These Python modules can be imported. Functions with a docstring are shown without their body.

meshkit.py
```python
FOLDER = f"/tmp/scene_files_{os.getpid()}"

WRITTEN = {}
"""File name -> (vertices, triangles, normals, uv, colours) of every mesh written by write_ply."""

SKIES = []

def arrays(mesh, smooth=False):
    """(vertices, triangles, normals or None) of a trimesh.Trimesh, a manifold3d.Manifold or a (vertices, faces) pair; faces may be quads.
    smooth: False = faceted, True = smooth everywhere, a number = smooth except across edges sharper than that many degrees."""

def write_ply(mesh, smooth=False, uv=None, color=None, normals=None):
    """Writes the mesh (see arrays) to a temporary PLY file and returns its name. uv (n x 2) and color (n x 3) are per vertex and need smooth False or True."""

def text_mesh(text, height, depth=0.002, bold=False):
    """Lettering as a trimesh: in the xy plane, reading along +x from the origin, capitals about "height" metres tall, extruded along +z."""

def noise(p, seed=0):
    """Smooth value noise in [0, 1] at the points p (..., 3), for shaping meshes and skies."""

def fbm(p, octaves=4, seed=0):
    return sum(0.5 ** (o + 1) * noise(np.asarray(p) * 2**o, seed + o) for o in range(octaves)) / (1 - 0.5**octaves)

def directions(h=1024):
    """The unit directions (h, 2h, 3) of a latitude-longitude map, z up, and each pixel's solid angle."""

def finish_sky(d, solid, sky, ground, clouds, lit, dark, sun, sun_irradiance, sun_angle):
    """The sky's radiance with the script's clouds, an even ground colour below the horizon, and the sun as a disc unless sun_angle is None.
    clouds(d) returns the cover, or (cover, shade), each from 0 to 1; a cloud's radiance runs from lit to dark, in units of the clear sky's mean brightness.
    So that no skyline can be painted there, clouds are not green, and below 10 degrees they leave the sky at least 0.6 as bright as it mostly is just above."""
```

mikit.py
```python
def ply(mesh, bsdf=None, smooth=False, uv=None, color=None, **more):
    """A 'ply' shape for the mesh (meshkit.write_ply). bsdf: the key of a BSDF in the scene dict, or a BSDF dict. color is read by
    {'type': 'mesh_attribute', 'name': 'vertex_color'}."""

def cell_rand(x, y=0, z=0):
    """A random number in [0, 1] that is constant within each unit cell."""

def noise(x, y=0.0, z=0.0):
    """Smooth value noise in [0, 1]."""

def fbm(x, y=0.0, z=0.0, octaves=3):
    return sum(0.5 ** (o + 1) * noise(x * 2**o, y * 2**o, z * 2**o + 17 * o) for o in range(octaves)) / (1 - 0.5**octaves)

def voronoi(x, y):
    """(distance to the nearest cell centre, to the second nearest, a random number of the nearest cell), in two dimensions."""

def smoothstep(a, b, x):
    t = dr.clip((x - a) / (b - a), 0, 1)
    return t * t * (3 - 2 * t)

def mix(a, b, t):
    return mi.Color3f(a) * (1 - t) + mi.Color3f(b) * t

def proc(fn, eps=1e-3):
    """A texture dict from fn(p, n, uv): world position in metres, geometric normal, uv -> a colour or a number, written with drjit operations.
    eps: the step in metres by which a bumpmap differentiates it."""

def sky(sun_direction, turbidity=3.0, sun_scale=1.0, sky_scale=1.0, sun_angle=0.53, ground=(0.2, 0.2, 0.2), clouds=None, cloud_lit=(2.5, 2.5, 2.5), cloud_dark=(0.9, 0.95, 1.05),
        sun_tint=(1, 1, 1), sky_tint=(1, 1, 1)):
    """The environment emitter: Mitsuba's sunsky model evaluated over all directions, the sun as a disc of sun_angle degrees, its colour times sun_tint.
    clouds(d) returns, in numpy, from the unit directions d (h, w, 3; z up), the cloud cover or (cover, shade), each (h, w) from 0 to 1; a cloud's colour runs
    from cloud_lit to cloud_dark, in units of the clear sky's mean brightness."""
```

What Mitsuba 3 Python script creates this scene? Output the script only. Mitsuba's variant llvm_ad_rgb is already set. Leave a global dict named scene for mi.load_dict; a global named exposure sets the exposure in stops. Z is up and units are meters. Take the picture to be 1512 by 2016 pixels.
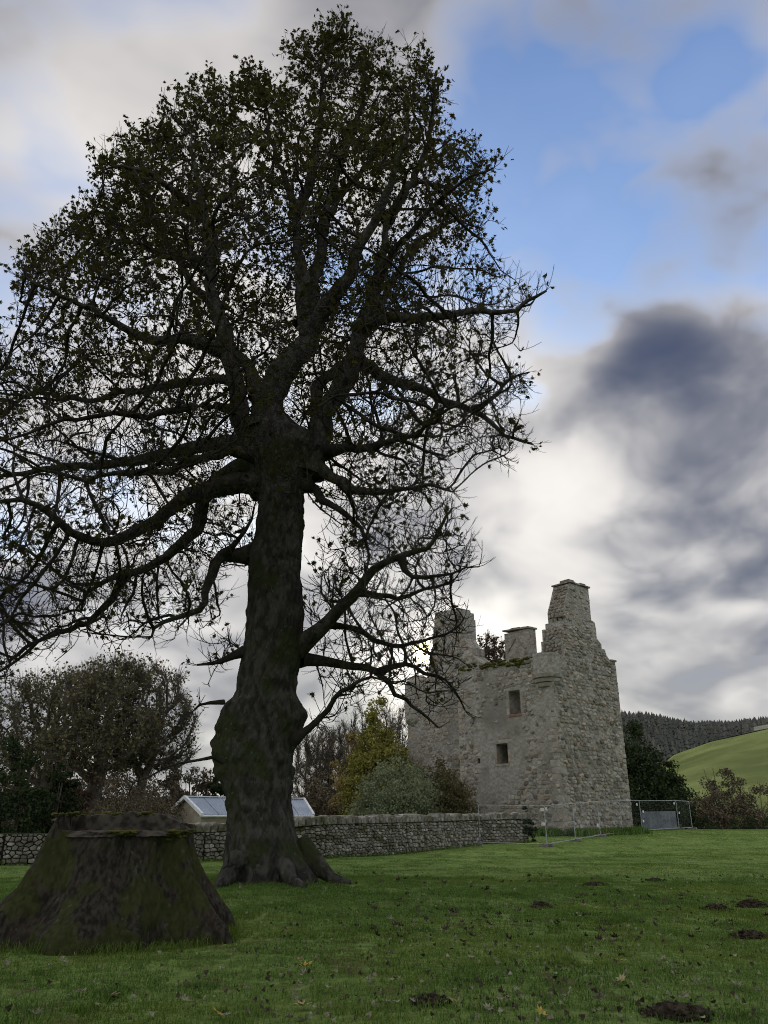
import math, random
import numpy as np
import trimesh, shapely
import shapely.geometry as sg
from scipy.spatial import cKDTree, Voronoi
import drjit as dr
import mitsuba as mi
import mikit, meshkit
from mikit import proc, ply

T = mi.ScalarTransform4f
rng = np.random.default_rng(7)
random.seed(7)
scene, labels = {}, {}

# ------------------------------------------------------------------ camera, sky, exposure
PITCH, EYE, FOC = math.radians(21.7), 1.55, 1514.0      # FOC in pixels of a 1512 x 2016 picture
CP, SP = math.cos(PITCH), math.sin(PITCH)
scene['camera'] = {
    'type': 'perspective', 'fov': 2 * math.degrees(math.atan(756 / FOC)), 'fov_axis': 'x',
    'near_clip': 0.1, 'far_clip': 8000.0,
    'to_world': T().look_at(origin=[0, 0, EYE], target=[0, CP, EYE + SP], up=[0, 0, 1]),
}
exposure = 4.15


def ray(px, py):
    xo, yo = px - 756.0, 1008.0 - py
    return np.array([xo, FOC * CP - yo * SP, FOC * SP + yo * CP])


def at(px, py, Y):
    """The point of the line of sight through a picture point that lies Y metres ahead."""
    d = ray(px, py)
    return np.array([0, 0, EYE]) + d * (Y / d[1])


def sky_dir(px, py):
    d = ray(px, py)
    return d / np.linalg.norm(d)


SUN = sky_dir(836, 1285)


def cloud_layers(d):
    h, w = d.shape[:2]
    # clouds lie in a layer: their pattern is foreshortened towards the horizon
    q = d / np.maximum(d[..., 2:] + 0.75, 0.05) * 1.55
    q = q + 0.30 * np.stack([meshkit.fbm(q * 2.2 + 5, 4, 44), meshkit.fbm(q * 2.2 + 50, 4, 45), meshkit.fbm(q * 2.2 + 90, 4, 46)], -1)
    big = meshkit.fbm(q * 1.3 + 3.1, 4, 11)
    mid = meshkit.fbm(q * np.array([2.6, 3.2, 3.4]) + 9.7, 5, 23)
    fine = meshkit.fbm(q * np.array([7.0, 8.5, 9.0]) + 1.3, 5, 31)
    warp = np.stack([meshkit.fbm(d * 6 + 5, 3, 41), meshkit.fbm(d * 6 + 50, 3, 42), meshkit.fbm(d * 6 + 90, 3, 43)], -1) - 0.5
    dw = d + warp * 0.16
    dw /= np.linalg.norm(dw, axis=-1, keepdims=True)

    def blob(px, py, sx, sy, tilt=0.0):
        c = sky_dir(px, py)
        r = np.array([c[1], -c[0], 0.0]) / math.hypot(c[0], c[1])
        u = np.cross(r, c)
        f = np.maximum(dw @ c, 1e-3)
        x, y = (dw @ r) / f * FOC, (dw @ u) / f * FOC
        x, y = x * math.cos(tilt) + y * math.sin(tilt), -x * math.sin(tilt) + y * math.cos(tilt)
        return np.exp(-0.5 * ((x / sx) ** 2 + (y / sy) ** 2)) * (dw @ c > 0.1)

    el = np.degrees(np.arcsin(d[..., 2]))
    az = np.degrees(np.arctan2(d[..., 0], d[..., 1]))
    front = np.clip((d[..., 1] + 0.1) / 0.6, 0, 1)
    # cover: broken cloud everywhere, open blue high on the right and in the middle right
    ridge = 1 - np.abs(2 * meshkit.fbm(q * np.array([4.2, 5.0, 5.4]) + 21.0, 5, 57) - 1) * 2.2
    rough = (mid - 0.5) * 1.3 + (fine - 0.5) * 0.9 + (ridge - 0.55) * 0.45
    cover = 0.66 + 1.3 * (big - 0.5) + 1.3 * rough
    cover -= 0.50 * blob(1010, 150, 130, 210) + 0.50 * blob(1180, 520, 330, 150) + 0.15 * blob(1480, 500, 220, 120)
    cover -= 0.40 * blob(60, 530, 130, 110) + 0.62 * blob(200, 50, 360, 110) + 0.35 * blob(30, 190, 130, 110) - 0.42 * blob(1430, 170, 190, 260)
    cover += 0.40 * blob(100, 300, 150, 90) + 0.32 * blob(280, 170, 150, 60) + 0.2 * blob(500, 350, 260, 200)
    cover += 0.9 * blob(1125, 738, 60, 22) + 0.6 * blob(985, 700, 90, 40) + 0.4 * blob(1450, 640, 60, 30)
    cover += 0.9 * blob(1420, 880, 330, 140) + 0.9 * blob(1200, 1060, 420, 150)
    cover += 1.1 * np.clip((19 - el) / 9, 0, 1) * front
    cover += 0.30 * (fine - 0.4) * blob(1150, 400, 380, 300)
    cover = 0.5 + (cover - 0.5) * 1.25
    cover = np.clip(0.14 + 0.82 * cover, 0.14, 0.96)
    # shade: 0 = lit cloud, 1 = dark cloud
    shade = 0.50 + (0.65 + 0.35 * np.clip((26 - el) / 8, 0, 1)) * rough + 0.10 * np.clip((24 - el) / 10, 0, 1) * front
    shade += 0.46 * blob(1290, 800, 250, 60, 0.12) + 0.30 * blob(1500, 770, 150, 80) + 0.62 * blob(1470, 1010, 150, 90) + 0.14 * blob(1330, 930, 130, 50)
    shade += 0.30 * blob(1440, 170, 210, 270) + 0.25 * blob(1250, 60, 260, 70)
    shade -= 0.26 * blob(250, 30, 420, 95) - 0.10 * blob(60, 420, 150, 60)
    shade -= 0.16 * blob(1060, 980, 110, 50) + 0.22 * blob(1240, 1000, 110, 20) + 0.10 * blob(1020, 1100, 140, 90)
    shade -= 0.34 * blob(1400, 1185, 170, 20, -0.12) + 0.22 * blob(1290, 1240, 200, 24) + 0.2 * blob(1440, 1290, 120, 20)
    shade -= 0.32 * blob(1060, 1265, 70, 50) + 0.7 * blob(836, 1285, 100, 70) + 0.16 * blob(840, 1180, 300, 150)
    shade += 0.14 * blob(1350, 1350, 200, 45) + 0.10 * blob(1180, 1120, 200, 40)
    shade -= 0.22 * blob(190, 760, 170, 110) + 0.36 * blob(220, 1000, 230, 60) + 0.20 * blob(450, 430, 200, 150) + 0.42 * blob(580, 660, 300, 220) + 0.15 * blob(520, 900, 380, 160)
    shade -= 0.24 * blob(110, 310, 120, 80) + 0.18 * blob(290, 170, 130, 60) + 0.14 * blob(640, 950, 250, 120)
    shade += 0.14 * blob(100, 40, 300, 60) + 0.10 * blob(200, 1200, 300, 60) + 0.07 * blob(330, 1330, 250, 60)
    shade -= 0.55 * cover * (1 - cover)              # thin edges let the light through
    shade += 0.9 * (fine - 0.5) * blob(1380, 880, 300, 170) + 0.7 * (mid - 0.5) * blob(1380, 880, 300, 170)
    shade = 0.5 + 0.5 * np.tanh((shade - 0.5) * 1.7)
    # clouds before the sun show their shaded side; those that stand opposite the low sun are lit from the front, brightened further to light the land
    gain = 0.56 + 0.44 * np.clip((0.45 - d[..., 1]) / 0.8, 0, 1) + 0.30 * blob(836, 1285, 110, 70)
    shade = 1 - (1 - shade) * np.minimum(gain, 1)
    return np.clip(cover, 0, 1), np.clip(shade, 0, 1)


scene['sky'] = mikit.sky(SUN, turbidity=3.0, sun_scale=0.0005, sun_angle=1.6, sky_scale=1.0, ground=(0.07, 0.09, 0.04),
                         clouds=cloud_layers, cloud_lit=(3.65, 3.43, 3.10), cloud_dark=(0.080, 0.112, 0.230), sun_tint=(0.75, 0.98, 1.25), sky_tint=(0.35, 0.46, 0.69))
#__PREVIEW_SKY__

# ------------------------------------------------------------------ materials
def sm(a, b, x):
    t = np.clip((x - a) / (b - a), 0, 1)
    return t * t * (3 - 2 * t)


def bsdf(name, fn, rough=0.95, spec=0.2, bump=None, bump_scale=0.02):
    b = {'type': 'principled', 'base_color': proc(fn), 'roughness': rough, 'specular': spec}
    if bump is not None:
        b = {'type': 'bumpmap', 'arbitrary': proc(bump, eps=0.004), 'scale': bump_scale, 'bsdf': b}
    scene[name] = {'type': 'twosided', 'bsdf': b}
    return name


def two_tone(a, b, k, octaves=3, lo=0.3, hi=0.7, uvmix=0.0):
    def fn(p, n, uv):
        t = mikit.fbm(p.x * k, p.y * k, p.z * k, octaves)
        if uvmix:
            t = t + (uv.x - 0.5) * uvmix
        return mikit.mix(a, b, mikit.smoothstep(lo, hi, t))
    return fn


def bark_fn(p, n, uv):
    t = mikit.fbm(p.x * 9, p.y * 9, p.z * 3.2, 4)
    c = mikit.mix((0.044, 0.041, 0.035), (0.112, 0.105, 0.091), mikit.smoothstep(0.3, 0.72, t))
    moss = mikit.smoothstep(0.52, 0.66, mikit.fbm(p.x * 1.7 + 4, p.y * 1.7, p.z * 1.1 + 9, 4))
    c = mikit.mix(c, (0.052, 0.062, 0.022), moss * 0.8)
    lichen = mikit.smoothstep(0.68, 0.76, mikit.fbm(p.x * 13 + 40, p.y * 13, p.z * 9, 4))
    return mikit.mix(c, (0.17, 0.18, 0.155), lichen * 0.6)


bsdf('bark', bark_fn, 0.95, 0.15, lambda p, n, uv: mikit.fbm(p.x * 22, p.y * 22, p.z * 9, 4), 0.11)
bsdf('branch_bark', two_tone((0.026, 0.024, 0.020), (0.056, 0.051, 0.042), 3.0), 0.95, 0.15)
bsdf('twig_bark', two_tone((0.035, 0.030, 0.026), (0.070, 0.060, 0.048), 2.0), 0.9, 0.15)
bsdf('far_bark', two_tone((0.075, 0.066, 0.052), (0.150, 0.130, 0.100), 1.2), 0.95, 0.1)


def leafy(name, a, b, trans=0.35, k=0.9):
    def fn(p, n, uv):
        t = 0.6 * mikit.fbm(p.x * k, p.y * k, p.z * k, 3) + 0.4 * uv.x
        return mikit.mix(a, b, mikit.smoothstep(0.25, 0.75, t))
    scene[name] = {'type': 'twosided', 'bsdf': {'type': 'principled', 'base_color': proc(fn), 'roughness': 0.7, 'specular': 0.25}} if not trans else \
        {'type': 'principledthin', 'base_color': proc(fn), 'roughness': 0.7, 'diff_trans': 2 * trans, 'spec_trans': 0.0}
    return name


leafy('sycamore_leaf', (0.060, 0.052, 0.018), (0.098, 0.098, 0.028), 0.24, 0.5)
leafy('dark_evergreen', (0.030, 0.042, 0.022), (0.060, 0.082, 0.036), 0.12)
leafy('olive_foliage', (0.105, 0.098, 0.048), (0.185, 0.170, 0.085), 0.22)
leafy('golden_needles', (0.200, 0.200, 0.048), (0.390, 0.365, 0.110), 0.25)
leafy('tan_foliage', (0.260, 0.205, 0.085), (0.400, 0.310, 0.145), 0.2)
leafy('grey_green_foliage', (0.140, 0.165, 0.095), (0.310, 0.340, 0.200), 0.25)
leafy('lime_foliage', (0.22, 0.27, 0.06), (0.36, 0.38, 0.10), 0.3)
leafy('rusty_foliage', (0.075, 0.048, 0.036), (0.130, 0.080, 0.052), 0.2)
leafy('scrub_twigs', (0.085, 0.068, 0.042), (0.150, 0.120, 0.075), 0.0)
leafy('forest_needles', (0.065, 0.072, 0.060), (0.145, 0.138, 0.112), 0.0, 0.012)


def stone_fn(p, n, uv):
    # uv.x: the stone's own tone, uv.y: its hue
    t = mikit.fbm(p.x * 5, p.y * 5, p.z * 5, 4)
    base = mikit.mix((0.165, 0.146, 0.116), (0.47, 0.43, 0.36), uv.x)
    base = mikit.mix(base, base * mi.Color3f(1.08, 0.97, 0.90), mikit.smoothstep(0.62, 0.95, uv.y))
    base = mikit.mix(base, base * mi.Color3f(0.95, 0.99, 1.04), mikit.smoothstep(0.35, 0.05, uv.y))
    c = base * (0.62 + 0.76 * t)
    lich = mikit.smoothstep(0.60, 0.72, mikit.fbm(p.x * 3.1 + 7, p.y * 3.1 + 2, p.z * 3.1, 4))
    return mikit.mix(c, (0.47, 0.46, 0.41), lich * 0.55)


def mortar_fn(p, n, uv):
    t = mikit.fbm(p.x * 7, p.y * 7, p.z * 7, 4)
    c = mikit.mix((0.29, 0.268, 0.226), (0.445, 0.415, 0.36), mikit.smoothstep(0.25, 0.75, t))
    big = mikit.fbm(p.x * 0.8 + 3, p.y * 0.8, p.z * 0.55, 4)
    c = mikit.mix(c, mi.Color3f(0.27, 0.245, 0.20), mikit.smoothstep(0.50, 0.72, big) * 0.6)
    streak = mikit.smoothstep(0.56, 0.72, mikit.fbm((p.x + p.y) * 2.4, p.z * 0.22, 4.0, 4))
    c = mikit.mix(c, (0.185, 0.172, 0.145), streak * 0.55)
    moss = mikit.smoothstep(0.6, 0.72, mikit.fbm(p.x * 0.9 + 30, p.y * 0.9, p.z * 1.3 + 8, 4))
    return mikit.mix(c, (0.13, 0.13, 0.07), moss * 0.45)


def field_stone_fn(p, n, uv):
    t = mikit.fbm(p.x * 9, p.y * 9, p.z * 9, 4)
    base = mikit.mix((0.165, 0.15, 0.118), (0.54, 0.51, 0.44), uv.x * uv.x)
    c = base * (0.6 + 0.8 * t)
    lich = mikit.smoothstep(0.56, 0.70, mikit.fbm(p.x * 6 + 7, p.y * 6 + 2, p.z * 6, 4))
    c = mikit.mix(c, (0.50, 0.50, 0.44), lich * 0.6)
    moss = mikit.smoothstep(0.55, 0.68, mikit.fbm(p.x * 2.2 + 30, p.y * 2.2, p.z * 2.6, 4))
    return mikit.mix(c, (0.088, 0.090, 0.034), moss * (0.35 + 0.5 * uv.y))


bsdf('stone', stone_fn, 0.95, 0.2)
bsdf('mortar', mortar_fn, 0.97, 0.15, lambda p, n, uv: mikit.fbm(p.x * 6, p.y * 6, p.z * 8, 4), 0.12)
bsdf('field_stone', field_stone_fn, 0.97, 0.15)
bsdf('wall_heart', two_tone((0.03, 0.03, 0.022), (0.075, 0.070, 0.052), 6), 0.97, 0.1)
bsdf('sandstone', two_tone((0.22, 0.120, 0.085), (0.33, 0.19, 0.14), 6), 0.95, 0.15)
bsdf('moss_cushion', two_tone((0.045, 0.052, 0.016), (0.125, 0.120, 0.035), 7), 0.98, 0.05)
bsdf('soil', two_tone((0.024, 0.019, 0.014), (0.085, 0.068, 0.048), 22, 4), 0.98, 0.1)
bsdf('render_wall', two_tone((0.30, 0.26, 0.20), (0.38, 0.33, 0.26), 2), 0.95, 0.2)
bsdf('roof_sheet', two_tone((0.25, 0.30, 0.37), (0.34, 0.39, 0.46), 1.2), 0.5, 0.4)
bsdf('white_trim', two_tone((0.66, 0.68, 0.70), (0.80, 0.80, 0.80), 3), 0.6, 0.3)
bsdf('galvanised', two_tone((0.32, 0.335, 0.335), (0.48, 0.49, 0.49), 6), 0.5, 0.5)
bsdf('pale_plastic', two_tone((0.72, 0.72, 0.70), (0.82, 0.82, 0.80), 6), 0.6, 0.4)
bsdf('grey_sheet', two_tone((0.10, 0.11, 0.125), (0.16, 0.17, 0.19), 1.5), 0.7, 0.3)
bsdf('concrete_block', two_tone((0.12, 0.12, 0.11), (0.22, 0.21, 0.20), 9), 0.95, 0.2)


def stump_fn(p, n, uv):
    t = mikit.fbm(p.x * 26, p.y * 26, p.z * 9, 4)
    c = mikit.mix((0.024, 0.021, 0.017), (0.066, 0.057, 0.045), mikit.smoothstep(0.3, 0.7, t))
    red = mikit.smoothstep(0.52, 0.66, mikit.fbm(p.x * 2.1 + 3, p.y * 2.1, p.z * 1.4, 4))
    c = mikit.mix(c, (0.060, 0.044, 0.032), red * 0.35)
    moss = mikit.smoothstep(0.46, 0.60, mikit.fbm(p.x * 2.7 + 13, p.y * 2.7, p.z * 2.1 + 3, 5))
    c = mikit.mix(c, mikit.mix((0.028, 0.038, 0.010), (0.070, 0.078, 0.022), t), moss * 0.8)
    lich = mikit.smoothstep(0.70, 0.78, mikit.fbm(p.x * 14 + 60, p.y * 14, p.z * 9, 4))
    return mikit.mix(c, (0.12, 0.12, 0.105), lich * 0.5)


bsdf('stump_bark', stump_fn, 0.96, 0.15, lambda p, n, uv: mikit.fbm(p.x * 18, p.y * 18, p.z * 6, 4), 0.05)
bsdf('old_cut_wood', two_tone((0.034, 0.030, 0.024), (0.105, 0.092, 0.074), 11, 4), 0.95, 0.15)


def turf_fn(p, n, uv):
    t = mikit.fbm(p.x * 1.6, p.y * 1.6, 0.0, 4)
    f = mikit.fbm(p.x * 0.30 + 5, p.y * 0.42, 1.0, 4)
    fine = mikit.fbm(p.x * 9, p.y * 9, 2.0, 3)
    c = mikit.mix((0.088, 0.145, 0.036), (0.190, 0.260, 0.074), mikit.smoothstep(0.25, 0.75, 0.3 * f + 0.25 * t + 0.45 * fine))
    return mikit.mix(c, (0.11, 0.085, 0.045), mikit.smoothstep(0.62, 0.75, mikit.fbm(p.x * 2.3, p.y * 2.3, 9.0, 4)) * 0.6)


def blade_fn(p, n, uv):
    t = mikit.fbm(p.x * 1.1, p.y * 1.1, 0.0, 4)
    patch = mikit.fbm(p.x * 0.45 + 9, p.y * 0.45, 3.0, 4)
    c = mikit.mix((0.086, 0.172, 0.036), (0.205, 0.325, 0.078), mikit.smoothstep(0.3, 0.7, 0.55 * t + 0.45 * uv.x))
    c = mikit.mix(c, c * mi.Color3f(1.25, 1.05, 0.9), mikit.smoothstep(0.45, 0.7, patch))
    return mikit.mix(c, (0.27, 0.235, 0.12), mikit.smoothstep(0.925, 0.985, uv.y))


bsdf('turf', turf_fn, 0.97, 0.05, lambda p, n, uv: mikit.fbm(p.x * 5, p.y * 5, 0.0, 3), 0.06)
for nm, fn in (('grass_blade', blade_fn),):
    scene[nm] = {'type': 'principledthin', 'base_color': proc(fn), 'roughness': 0.6, 'diff_trans': 0.7, 'spec_trans': 0.0}
bsdf('hill_grass', two_tone((0.100, 0.122, 0.040), (0.185, 0.215, 0.072), 0.06, 6), 0.97, 0.05)
bsdf('forest_floor', two_tone((0.040, 0.045, 0.030), (0.080, 0.074, 0.052), 0.03, 4), 0.97, 0.05)
bsdf('track', two_tone((0.36, 0.34, 0.29), (0.46, 0.44, 0.38), 0.5), 0.95, 0.1)


def leaf_colour(name, a, b):
    bsdf(name, two_tone(a, b, 30, 3), 0.75, 0.3)


leaf_colour('pale_leaf', (0.19, 0.19, 0.12), (0.38, 0.355, 0.25))
leaf_colour('dark_leaf', (0.040, 0.032, 0.020), (0.115, 0.090, 0.056))
leaf_colour('yellow_leaf', (0.46, 0.34, 0.05), (0.62, 0.47, 0.12))
leaf_colour('buff_leaf', (0.38, 0.31, 0.15), (0.52, 0.42, 0.24))


# ------------------------------------------------------------------ helpers for meshes and names
def numbered(name):
    key, k = name, 0
    while key in scene or key in labels or any(s.startswith(key + '__') for s in (scene if k < 0 else ())):
        k += 1
        key = f'{name}_{k:03d}'
    return key


counts = {}


def fresh(name):
    k = counts.get(name, 0)
    counts[name] = k + 1
    return name if k == 0 else f'{name}_{k:03d}'


def thing(name, label=None, cat=None, group=None, kind=None):
    key = fresh(name)
    d = {}
    if label:
        d['label'] = label
    if cat:
        d['category'] = cat
    if group:
        d['group'] = group
    if kind:
        d['kind'] = kind
    labels[key] = d
    return key


def put(key, mesh, mat, smooth=False, **kw):
    scene[key] = ply(mesh, mat, smooth, **kw)
    return key


def part(parent, name, mesh, mat, smooth=False, kind=None, label=None, **kw):
    key = fresh(f'{parent}__{name}')
    put(key, mesh, mat, smooth, **kw)
    if kind or label:
        labels[key] = {k: v for k, v in (('kind', kind), ('label', label)) if v}
    return key


def joined(meshes):
    vs, fs, n = [], [], 0
    for v, f in meshes:
        vs.append(v)
        fs.append(np.asarray(f) + n)
        n += len(v)
    return np.vstack(vs), np.vstack(fs)


def tri(m):
    return np.asarray(m.vertices), np.asarray(m.faces)


def box_between(p, q, w, h):
    """A bar of section w x h from p to q."""
    p, q = np.asarray(p, float), np.asarray(q, float)
    t = (q - p) / np.linalg.norm(q - p)
    s = np.cross(t, [0, 0, 1.0] if abs(t[2]) < 0.9 else [1.0, 0, 0])
    s /= np.linalg.norm(s)
    u = np.cross(s, t)
    c = [(-1, -1), (1, -1), (1, 1), (-1, 1)]
    v = np.array([e + s * a * w / 2 + u * b * h / 2 for e in (p, q) for a, b in c])
    f = [(0, 1, 2), (0, 2, 3), (4, 6, 5), (4, 7, 6)] + [t3 for i in range(4) for t3 in ((i, i + 4, (i + 1) % 4 + 4), (i, (i + 1) % 4 + 4, (i + 1) % 4))]
    return v, np.array(f)


def tube(pts, rad, sides=6, cap=False):
    pts, rad = np.asarray(pts, float), np.asarray(rad, float)
    t = np.gradient(pts, axis=0)
    t /= np.linalg.norm(t, axis=1, keepdims=True) + 1e-12
    ref = np.array([0.31, 0.83, 0.46])
    a = np.cross(t, ref)
    bad = np.linalg.norm(a, axis=1) < 0.15
    if bad.any():
        a[bad] = np.cross(t[bad], [0.9, -0.3, 0.1])
    a /= np.linalg.norm(a, axis=1, keepdims=True) + 1e-12
    b = np.cross(t, a)
    ang = np.arange(sides) * 2 * np.pi / sides
    v = pts[:, None] + rad[:, None, None] * (np.cos(ang)[None, :, None] * a[:, None] + np.sin(ang)[None, :, None] * b[:, None])
    n = len(pts)
    i, j = np.meshgrid(np.arange(n - 1), np.arange(sides), indexing='ij')
    q = np.stack([i * sides + j, i * sides + (j + 1) % sides, (i + 1) * sides + (j + 1) % sides, (i + 1) * sides + j], -1).reshape(-1, 4)
    f = np.vstack([q[:, [0, 1, 2]], q[:, [0, 2, 3]]])
    v = v.reshape(-1, 3)
    if cap:
        v = np.vstack([v, pts[-1] + t[-1] * rad[-1] * 0.4])
        e = (n - 1) * sides
        f = np.vstack([f, [(e + k, e + (k + 1) % sides, len(v) - 1) for k in range(sides)]])
    return v, f


def many_tubes(P, R, sides=3):
    """N tubes of M points at once: P (N, M, 3), R (N, M)."""
    N, M = R.shape
    t = np.gradient(P, axis=1)
    t /= np.linalg.norm(t, axis=2, keepdims=True) + 1e-12
    a = np.cross(t, np.array([0.31, 0.83, 0.46]))
    a /= np.linalg.norm(a, axis=2, keepdims=True) + 1e-9
    b = np.cross(t, a)
    ang = np.arange(sides) * 2 * np.pi / sides
    v = P[:, :, None] + R[:, :, None, None] * (np.cos(ang)[:, None] * a[:, :, None] + np.sin(ang)[:, None] * b[:, :, None])
    i, j = np.meshgrid(np.arange(M - 1), np.arange(sides), indexing='ij')
    q = np.stack([i * sides + j, i * sides + (j + 1) % sides, (i + 1) * sides + (j + 1) % sides, (i + 1) * sides + j], -1).reshape(-1, 4)
    f = np.vstack([q[:, [0, 1, 2]], q[:, [0, 2, 3]]])
    f = (f[None] + (np.arange(N) * M * sides)[:, None, None]).reshape(-1, 3)
    return v.reshape(-1, 3), f


def frames(n, g):
    """n random rotation matrices."""
    q = g.normal(size=(n, 4))
    q /= np.linalg.norm(q, axis=1, keepdims=True)
    w, x, y, z = q.T
    return np.stack([np.stack([1 - 2 * (y * y + z * z), 2 * (x * y - w * z), 2 * (x * z + w * y)], -1),
                     np.stack([2 * (x * y + w * z), 1 - 2 * (x * x + z * z), 2 * (y * z - w * x)], -1),
                     np.stack([2 * (x * z - w * y), 2 * (y * z + w * x), 1 - 2 * (x * x + y * y)], -1)], -2)


def scatter(shape, P, S, RM, g, uvmix=True):
    """Copies of one small mesh (v, f) at P with sizes S and rotations RM: (vertices, faces), uv."""
    v, f = shape
    V = P[:, None] + S[:, None, None] * np.einsum('nij,kj->nki', RM, v)
    F = (f[None] + (np.arange(len(P)) * len(v))[:, None, None]).reshape(-1, 3)
    uv = np.repeat(g.random((len(P), 2)), len(v), axis=0)
    return (V.reshape(-1, 3), F), uv


# a lobed sycamore leaf, one metre across, slightly cupped; and a plain leaf clump
_a = np.radians([-90, -55, -30, -5, 22, 48, 66, 90, 114, 132, 158, 185, 210, 235])
_r = np.array([0.10, 0.42, 0.26, 0.50, 0.28, 0.54, 0.32, 0.60, 0.32, 0.54, 0.28, 0.50, 0.26, 0.42])
LEAF = (np.vstack([[0, 0, 0.0], np.stack([_r * np.cos(_a), _r * np.sin(_a) + 0.1, 0.55 * _r ** 2 * np.where(np.arange(14) % 2, 1, 0.3)], -1)]),
        np.array([(0, 1 + k, 1 + (k + 1) % 14) for k in range(14)]))
_b = np.radians([-90, -20, 40, 90, 140, 200])
_s = np.array([0.2, 0.45, 0.36, 0.6, 0.36, 0.45])
SMALL_LEAF = (np.vstack([[0, 0, 0.0], np.stack([_s * np.cos(_b), _s * np.sin(_b), 0.5 * _s ** 2], -1)]), np.array([(0, 1 + k, 1 + (k + 1) % 6) for k in range(6)]))
CARD = (np.array([[-0.5, -0.2, 0], [0.1, -0.5, 0.12], [0.5, 0.1, 0], [-0.05, 0.5, -0.1]]), np.array([(0, 1, 2), (0, 2, 3)]))


# ------------------------------------------------------------------ the ground
TREE_AT = np.array([at(528, 1735, 20.0)[0], 20.0])


def ground(x, y):
    x, y = np.asarray(x, float), np.asarray(y, float)
    r = np.hypot(x - TREE_AT[0], y - TREE_AT[1])
    z = 0.17 * np.exp(-(r / 4.5) ** 2)
    right = sm(-4, 5, x)
    z += right * (0.10 * sm(38, 43, y) + 0.45 * sm(42, 52, y) + 0.20 * sm(51, 60, y))
    z -= right * 5.0 * sm(64, 95, y) + (1 - right) * 1.6 * sm(40, 60, y)
    z -= 3.0 * sm(90, 300, np.hypot(x, y))
    near = sm(70, 30, np.hypot(x, y))
    p = np.stack([x, y, 0 * x], -1)
    z += near * (0.10 * (meshkit.fbm(p * 0.35 + 3, 3, 5) - 0.5) + 0.05 * (meshkit.fbm(p * 1.7, 3, 6) - 0.5))
    return z


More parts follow.
